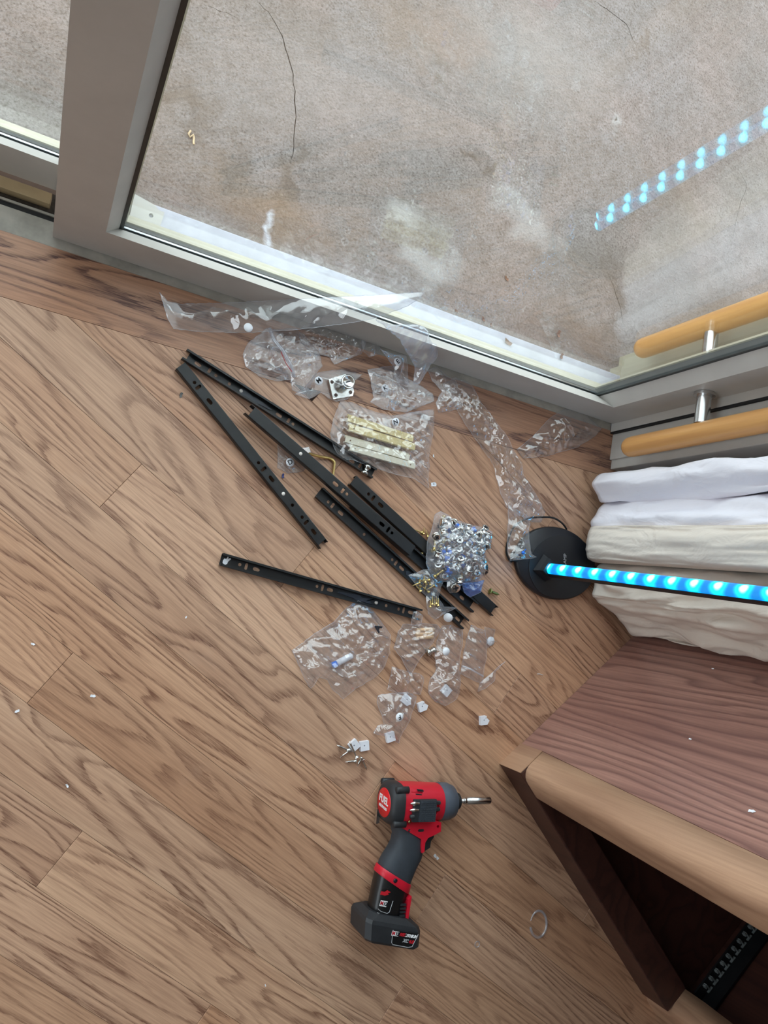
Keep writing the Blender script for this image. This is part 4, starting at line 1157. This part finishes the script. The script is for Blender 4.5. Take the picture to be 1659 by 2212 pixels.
# small litter
flake(391, 853, 0, 0.0035, plain('grey_chip', lin(96, 94, 92), 0.6), 'paint_chip', 'small grey chip on the floor left of the slides', 'chip', curl=0.1)
flake(611, 1028, 0, 0.003, plain('navy_chip', lin(40, 50, 110), 0.5), 'paint_chip', 'tiny dark blue sliver below the D bag', 'chip', curl=0.1)
for (x, y, s, l) in ((201, 1503, .0042, 'white paper fleck left of the A bag on bare floor'), (145, 1697, .0032, 'white paper fleck lowest on the left part of the floor'), (402, 1333, .0024, 'pale yellowish fleck below the slide with the sticker'), (71, 1391, .0034, 'cream fleck by the plank joint at the left edge'), (37, 1536, .0042, 'pinkish paper shred at the left edge of the floor'), (573, 2128, .002, 'speck of paper left of the driver battery'), (936, 985, .003, 'white crumb right of the N bag')):
    flake(x, y, 0, s * 0.68, PAPER, 'paper_fleck', l, 'paper fleck', 'white flecks on the floor', 0.3)
p = G(936, 1046, 0)
o = MB().prism([(-0.004, -0.003), (0.0045, -0.0035), (0.0055, 0.0), (0.003, 0.0032), (-0.004, 0.0025)], 0, 0.0004).build('paper_scrap', PAPER, None, (p.x, p.y, 0.0002), (0, 0, 0.3))
tag(o, 'torn scrap of white sticker with part of a letter below the N bag', 'paper scrap')
text_mesh('C', 0.005, 'letter', INK, o, Matrix.Translation((0.001, 0, 0.0005)))
p = G(942, 1851, 0)
o = MB().prism([(-0.0052, -0.002), (0.0, -0.0022), (0.0005, -0.0005), (0.0018, -0.0006), (0.002, -0.002), (0.0052, -0.002), (0.0052, 0.002), (0.0008, 0.002), (0.0004, 0.0008), (-0.0012, 0.0008), (-0.0016, 0.002), (-0.0052, 0.002)], 0, 0.0006).build('paper_scrap', PAPER, None, (p.x, p.y, 0.0002), (0, 0, -0.65))
tag(o, 'small notched white scrap under the trigger of the driver', 'paper scrap')
# clear plastic rings
p = G(1163, 1996, 0.002)
arc = [(0.0155 * math.cos(a), 0.021 * math.sin(a), 0.0017 + 0.001 * math.sin(a)) for a in [math.radians(150 - 330 * i / 36) for i in range(37)]]
o = MB().tube(arc, [0.0008 + 0.0012 * min(1, i / 8) for i in range(37)], 7).build('plastic_ring', SEAL, None, (p.x, p.y, 0.0005), (0, 0, 0.35))
tag(o, 'open clear plastic ring on the floor by the cabinet rail', 'plastic ring')
p = G(1031, 2040, 0.001)
o = MB().tube([(0.0042 * math.cos(a), 0.0042 * math.sin(a), 0.0008) for a in [2 * PI * i / 20 for i in range(21)]], 0.0006, 6).build('plastic_ring', SEAL, None, (p.x, p.y, 0.0), (0, 0, 0))
tag(o, 'tiny clear ring right of the driver battery', 'plastic ring')
p = G(1168, 1458, 0.001)
o = MB().tube([(-0.007, 0.0, 0.0006), (-0.002, 0.0012, 0.0008), (0.005, 0.0008, 0.0006)], 0.0005, 5).build('thread_shred', PAPER, None, (p.x, p.y, 0), (0, 0, -0.1))
tag(o, 'thin white shred on the floor close to the cabinet side', 'shred')
# flecks stuck on the cabinet side
nrm = Vector((-1, 1, 0)).normalized()
for (x, y, s, l) in ((1491, 1597, .0022, 'white fleck in the middle of the walnut side panel'), (1540, 1445, .0018, 'white fleck high on the panel near the curtain'), (1624, 1753, .0036, 'largest white fleck on the walnut side near the right edge'), (1131, 1592, .0012, 'white speck on the panel near the pale corner block')):
    dx, dy = (x - CXP) / FPX, (y - CYP) / FPX
    d = Vector((RX[0] * dx + RY[0] * dy + RZ[0], RX[1] * dx + RY[1] * dy + RZ[1], RX[2] * dx + RY[2] * dy + RZ[2]))
    t = 0.9142 / (d.x - d.y); q = d * t + Vector((0, 0, CAMH))
    o = flake(100, 1900, 0, s, PAPER, 'paint_fleck', l, 'fleck', 'white flecks on the cabinet side', 0.1)
    o.location = q; o.rotation_euler = (PI / 2, 0, math.radians(45 + 180))
# outside litter
for (x, y, s) in ((1096, 740, .007), (1043, 690, .004), (1205, 722, .006), (1093, 602, .0045), (1212, 770, .005), (985, 672, .003), (1060, 702, .003)):
    i = len([1 for o in C.objects if o.name.startswith('dead_leaf')])
    l = ['curled brown leaf lying on the white curb', 'short dry twig bit on the curb edge left of the leaf', 'reddish dry leaf on the concrete near the door corner', 'brown leaf sliver out on the open concrete', 'dry leaf at the curb nearest the door handles', 'tiny dark crumb on the curb toward the sleeve', 'small dark crumb on the curb just left of the curled leaf'][i]
    flake(x, y, -0.0008 if i in (0, 1, 4, 5, 6) and False else (-0.001 if G(x, y, -0.001).y < 0.5055 else -0.03), s, LEAF, 'dead_leaf', l, 'dead leaf', 'dead leaves outside', 0.8)
p = G(415, 297, -0.03)
o = MB().tube([(-0.004, 0.008, 0.002), (-0.006, 0.002, 0.003), (-0.003, -0.002, 0.002), (0.001, 0.003, 0.004), (0.002, 0.0, 0.003), (0.003, -0.006, 0.002), (0.004, -0.010, 0.002)], 0.0015, 6).build('seed_husk', plain('husk', lin(214, 186, 150), 0.7), None, (p.x, p.y, -0.0302))
tag(o, 'curled pale seed husk on the concrete behind the left glass', 'husk')

# ================================================================== IMPACT DRIVER (lies on its side; local x = head axis, local y up the picture, z up)
AX = math.radians(4.36)
A0 = G(835, 1732, 0.03)
drv = tag(empty('impact_driver', (A0.x, A0.y, 0.0), AX), 'red and black cordless impact driver lying on its side on the floor', 'power tool')
ZC = 0.0325
def sup(x, ry, rz, n=28, e=3.0, cy=0.0, cz=ZC):
    out = []
    for i in range(n):
        a = 2 * PI * i / n; c, s = math.cos(a), math.sin(a)
        out.append((x, cy + ry * math.copysign(abs(c) ** (2 / e), c), cz + rz * math.copysign(abs(s) ** (2 / e), s)))
    return out
m = MB().loft([sup(0.009, .027, .029, e=3.4), sup(0.013, .0275, .0295, e=3.2), sup(0.045, .0270, .029, e=2.8), sup(0.072, .0262, .0285, e=2.4), sup(0.083, .026, .028, e=2.2)])
m.build('motor_housing', RED, drv)['label'] = 'red motor housing'
m = MB().loft([sup(-0.005, .018, .019, e=2.0), sup(-0.0045, .0235, .0245, e=2.2), sup(0.000, .0275, .029, e=2.6), sup(0.008, .0288, .0305, e=3.0), sup(0.0142, .0288, .0305, e=3.0)])
cap = m.build('rear_cap', TOOLBLACK, drv)
for sy in (-1, 1):
    for sz in (-1, 1):
        MB().lathe([(0.0005, -0.001), (0.0042, -0.001), (0.005, 0.001), (0.005, 0.018), (0.003, 0.019)], 12, Matrix.Translation((0.001, sy * 0.0232, ZC + sz * 0.0245))).build('screw_boss', TOOLBLACK, cap)
bdg = MB().lathe([(0.0005, -0.0060), (0.0195, -0.0058), (0.0200, -0.0050), (0.0200, -0.002)], 36, Matrix.Translation((0, 0, ZC)) @ Matrix.Scale(1.06, 4, (0, 0, 1))).build('badge', STICKR, drv)
MT = Matrix.Translation((-0.0062, 0.0, ZC)) @ Matrix(((0, 0, -1, 0), (0, 1, 0, 0), (1, 0, 0, 0), (0, 0, 0, 1))) @ Matrix.Rotation(math.radians(-4), 4, 'Z')
text_mesh('FUEL', 0.0138, 'lettering', STICKW, bdg, MT @ Matrix.Translation((0, 0.0035, 0)), 0.0002, 0.0004)
text_mesh('BRUSHLESS', 0.0052, 'lettering', STICKW, bdg, MT @ Matrix.Translation((0.0, -0.0065, 0)), 0.0002, 0.0001)
m = MB().loft([sup(0.0795, .0266, .0290, e=2.1), sup(0.086, .0268, .0290, e=2.0), sup(0.097, .0262, .0282, e=2.0), sup(0.0985, .0245, .0265, e=2.0), sup(0.104, .0235, .025, e=2.0), sup(0.107, .019, .020, e=2.0), sup(0.110, .0125, .013, e=2.0)])
m.build('nose_cone', NOSE, drv)['label'] = 'grey nose cone'
MB().lathe([(0.003, 0.109), (0.0105, 0.109), (0.0118, 0.111), (0.0118, 0.1165), (0.0085, 0.119), (0.003, 0.119)], 24, Matrix.Translation((0, 0, ZC))).build('collet', TOOLBLACK, drv)
MB().lathe([(0.003, 0.118), (0.0034, 0.1185), (0.0034, 0.126), (0.004, 0.1262), (0.0047, 0.127), (0.0047, 0.1295), (0.0042, 0.130), (0.0042, 0.132), (0.0055, 0.1325), (0.0055, 0.172), (0.0048, 0.173), (0.003, 0.173)], 20, Matrix.Translation((0, 0, ZC))).build('bit_holder', STEEL, drv)['label'] = 'silver magnetic bit holder'
MB().lathe([(0.0005, 0.1735), (0.0022, 0.1735), (0.0026, 0.172), (0.0026, 0.17)], 8, Matrix.Translation((0, 0, ZC))).build('driver_bit', TOOLBLACK, drv)
# red web between head and handle, with trigger guard
web = [(0.0080, -0.0230), (0.0673, -0.0200), (0.0782, -0.0235), (0.0790, -0.0360), (0.0690, -0.0405), (0.0590, -0.0440), (0.0548, -0.0505), (0.0549, -0.0628), (0.0513, -0.0648), (0.0494, -0.0561), (0.0486, -0.0460), (0.0314, -0.0372), (0.0154, -0.0290)]
MB().holed(web, [circ(0.0275, -0.0330, 0.0022, 10), circ(0.0735, -0.0288, 0.0022, 10), slot(0.0464, -0.0335, 0.006, 0.0020)], 0.012, 0.0552).build('red_web', RED, drv)
MB().box((0.042, -0.037, 0.050), (0.051, -0.030, 0.0546)).build('selector_button', TOOLBLACK, drv)
trg = [(0.0500, -0.0470), (0.0634, -0.0455), (0.0743, -0.0420), (0.0735, -0.0465), (0.0697, -0.0515), (0.0690, -0.0610), (0.0610, -0.0655), (0.0500, -0.0640)]
MB().prism(trg, 0.022, 0.0465, cham=0.001).build('trigger', TOOLBLACK, drv)
# rubber grip: rounded tapering column from head down to the battery
def hand(y, xl, xr, rz, e=2.6): return [(x, y + 0.0 * x, z) for (_, x, z) in [(0, (xl + xr) / 2 + (xr - xl) / 2 * math.copysign(abs(math.cos(a)) ** (2 / e), math.cos(a)), ZC + rz * math.copysign(abs(math.sin(a)) ** (2 / e), math.sin(a))) for a in [2 * PI * i / 28 for i in range(28)]]]
def skew(ring, k): return [(x, y - k * (x - 0.03), z) for x, y, z in ring]
m = MB().loft([hand(-0.020, 0.010, 0.056, .0215), skew(hand(-0.034, 0.0115, 0.058, .0212), .05), skew(hand(-0.046, 0.0155, 0.0605, .0210), .12), skew(hand(-0.056, 0.0145, 0.0615, .0208), .2), skew(hand(-0.068, 0.0100, 0.0600, .0205), .3), skew(hand(-0.082, 0.0035, 0.0530, .0200), .4), skew(hand(-0.096, -0.0015, 0.0480, .0195), .5), skew(hand(-0.110, -0.004, 0.0440, .019), .55)])
m.build('grip', RUBBER, drv)['label'] = 'dark grey rubber grip'
m = MB().loft([skew(hand(-0.1035, -0.0045, 0.0462, .0206), .55), skew(hand(-0.1045, -0.0052, 0.0470, .0212), .55), skew(hand(-0.1160, -0.0082, 0.0445, .0212), .60), skew(hand(-0.117, -0.0078, 0.0438, .0206), .60)])
m.build('red_band', RED, drv)['label'] = 'red band round the handle'
MB().prism([(0.0375, -0.128), (0.0425, -0.124), (0.0400, -0.158), (0.0355, -0.158)], 0.020, 0.0525).build('red_band_tail', RED, drv)
MB().lathe([(0.0004, 0.0), (0.0030, 0.0), (0.0030, 0.0012), (0.0004, 0.001)], 14, Matrix.Translation((0.0135, -0.1005, ZC + 0.0206)) @ Matrix.Rotation(-PI / 2, 4, 'Y')).build('screw_recess', INK, drv)
m = MB().loft([skew(hand(-0.1165, -0.0070, 0.0430, .0195), .60), skew(hand(-0.135, -0.0105, 0.0385, .0195), .35), skew(hand(-0.150, -0.0125, 0.0355, .0195), .25), skew(hand(-0.1585, -0.0135, 0.0345, .0200), .25)])
bt = m.build('battery_stem', STICKB, drv)
zt = ZC + 0.0199
MS2 = Matrix.Translation((0, 0, zt)) @ Matrix.Rotation(math.radians(-12), 4, 'Z')
def lab(x, y, r=-14): return Matrix.Translation((x, y, zt)) @ Matrix.Rotation(math.radians(r), 4, 'Z')
MB().box((-0.0055, -0.0038, 0), (0.0055, 0.0038, 0.0003), lab(-0.001, -0.1305)).build('logo_plate', STICKW, bt)
text_mesh('M', 0.0062, 'lettering', REDP, bt, lab(-0.0038, -0.1298) @ Matrix.Translation((0, 0, .0005)), 0.0001, 0.0003)
text_mesh('12', 0.0062, 'lettering', INK, bt, lab(0.0018, -0.1312) @ Matrix.Translation((0, 0, .0005)), 0.0001, 0.0003)
MB().prism([(-0.0065, -0.1135), (-0.001, -0.1150), (0.003, -0.1128), (0.0085, -0.1160), (0.004, -0.1172), (0.006, -0.1188), (0.000, -0.1200), (-0.0075, -0.1180)], zt, zt + 0.0003).build('emblem', REDP, bt)
text_mesh('LITHIUM', 0.0036, 'lettering', STICKW, bt, lab(-0.0035, -0.1455, -20), 0.0001, 0.0002)
text_mesh('XC4.0', 0.0036, 'lettering', REDP, bt, lab(0.0085, -0.1500, -20), 0.0001, 0.0001)
MB().tube([(x, y, zt + .0001) for x, y in ((-0.0085, -0.137), (-0.004, -0.1405), (0.006, -0.1440), (0.0095, -0.1425), (0.0135, -0.128))], 0.0005, 5).build('label_line', STICKG, bt)
for k in range(4):
    MB().box((0.0265, -0.1505 + k * 0.0048, ZC + 0.0170), (0.0350, -0.1480 + k * 0.0048, ZC + 0.0198)).build('vent_rib', TOOLBLACK, bt)
# battery foot: chamfered block
def foot(y, xl, xr, zl, zh, c=0.007): return [(xl + c, y, zl), (xr - c, y, zl), (xr, y, zl + c), (xr, y, zh - c), (xr - c, y, zh), (xl + c, y, zh), (xl, y, zh - c), (xl, y, zh - c - 0.0001 if False else zl + c)]
rg = [skew(foot(-0.151, -0.0185, 0.0455, 0.0085, 0.0565, .011), .22), skew(foot(-0.158, -0.0270, 0.0560, 0.0015, 0.0630), .22), skew(foot(-0.163, -0.0285, 0.0580, 0.0003, 0.0645), .22), skew(foot(-0.184, -0.0275, 0.0575, 0.0003, 0.0645), .22), skew(foot(-0.1875, -0.0240, 0.0540, 0.0025, 0.0620), .22)]
btf = MB().loft(rg, False).build('battery_foot', TOOLBLACK, drv)
def bl(x, y): return Matrix.Translation((x, y - 0.22 * (x - 0.03), 0.0647)) @ Matrix.Rotation(math.radians(-12.4), 4, 'Z')
MB().prism([(-0.0170, 0.0082), (0.0235, 0.0082), (0.0195, -0.0088), (0.014, -0.0105), (-0.0125, -0.0100), (-0.0145, -0.008)], 0, 0.0002, bl(0.0265, -0.1738)).build('label', STICKB, btf)
MB().tube([(x, y, 0.0003) for x, y in ((-0.0172, 0.0082), (-0.0145, -0.0076), (-0.012, -0.0100), (0.013, -0.0106), (0.0190, -0.0088), (0.0235, 0.0082))], 0.0005, 5, True, bl(0.0265, -0.1738)).build('label_line', STICKG, btf)
MB().box((-0.0065, -0.003, 0.0002), (0.0045, 0.003, 0.0005), bl(0.0160, -0.1695)).build('logo_plate', STICKW, btf)
text_mesh('M', 0.0058, 'lettering', REDP, btf, bl(0.0122, -0.1695) @ Matrix.Translation((0, 0, .0007)), 0.0001, 0.0004)
text_mesh('12', 0.0058, 'lettering', INK, btf, bl(0.0180, -0.1695) @ Matrix.Translation((0, 0, .0007)), 0.0001, 0.0004)
text_mesh('RED', 0.0052, 'lettering', REDP, btf, bl(0.0268, -0.1695) @ Matrix.Translation((0, 0, .0004)), 0.0001, 0.0003, shear=0.2)
text_mesh('LITHIUM', 0.0052, 'lettering', STICKW, btf, bl(0.0400, -0.1695) @ Matrix.Translation((0, 0, .0004)), 0.0001, 0.0003, shear=0.2)
text_mesh('XC', 0.0060, 'lettering', STICKG, btf, bl(0.0320, -0.1768) @ Matrix.Translation((0, 0, .0004)), 0.0001, 0.0003, shear=0.2)
text_mesh('4.0', 0.0060, 'lettering', REDP, btf, bl(0.0410, -0.1768) @ Matrix.Translation((0, 0, .0004)), 0.0001, 0.0003, shear=0.2)
# bit clip on the side of the head
clipo = MB().box((0.032, -0.0205, 0.0595), (0.0690, 0.0105, 0.0655), bev=0.0014).build('bit_clip', TOOLBLACK, drv, (-0.0065, 0.0012, 0.0))
pad = MB()
for i in range(11):
    for j in range(9):
        x, y = 0.0435 + i * 0.0022, -0.0172 + j * 0.0030
        pad.prism([(x - .0009, y), (x, y - .0012), (x + .0009, y), (x, y + .0012)], 0.0675, 0.0684)
pad.box((0.0415, -0.0195, 0.0655), (0.0675, 0.0095, 0.0676))
pad.build('knurled_pad', RUBBER, clipo)['kind'] = 'stuff'
for y in (0.0055, -0.0035):
    MB().lathe([(0.0006, 0.0265), (0.0014, 0.0280), (0.0030, 0.0315), (0.0032, 0.0340), (0.0024, 0.036), (0.0024, 0.040)], 10, Matrix.Translation((0, y, 0.0650))).build('spare_bit', CHROME, clipo)['label'] = 'spare cross-head bit'
    MB().lathe([(0.0030, 0.066), (0.0030, 0.0745), (0.0006, 0.076)], 6, Matrix.Translation((0, y, 0.0636)), False).build('spare_bit', TOOLBLACK, clipo)
MB().lathe([(0.0005, 0.028), (0.0030, 0.0285), (0.0034, 0.034)], 8, Matrix.Translation((0, -0.0125, 0.0645))).build('empty_socket', TOOLBLACK, clipo)
MB().lathe([(0.0004, 0.0), (0.0018, 0.0), (0.0018, 0.0012), (0.0004, 0.0014)], 12, Matrix.Translation((0.030, -0.0205, 0.0600)) @ Matrix.Rotation(-PI / 2, 4, 'Y')).build('brass_stud', BRASS, clipo)['label'] = 'brass stud'
MB().prism([(0.066, 0.0105), (0.0775, 0.000), (0.0685, -0.0205), (0.0665, -0.0205), (0.0752, 0.000), (0.0645, 0.0098)], 0.0605, 0.0628).build('red_chevron', RED, clipo)
MB().box((-0.006, -0.0345, 0.008), (0.0005, -0.0255, 0.012)).box((-0.0065, -0.0345, 0.010), (-0.0035, -0.012, 0.016)).build('belt_hook', STEEL, drv)
for x, y in ((0.030, 0.0185), (0.032, 0.0245)):
    MB().prism([(x, y), (x + 0.010, y - 0.001), (x + 0.011, y - 0.0035), (x + 0.002, y - 0.0028)], 0.0565, 0.0590).build('vent_slot', INK, drv)
MB().prism([(0.024, 0.021), (0.040, 0.019), (0.039, 0.0145), (0.023, 0.0165)], 0.0540, 0.0575).build('red_ridge', RED, drv)
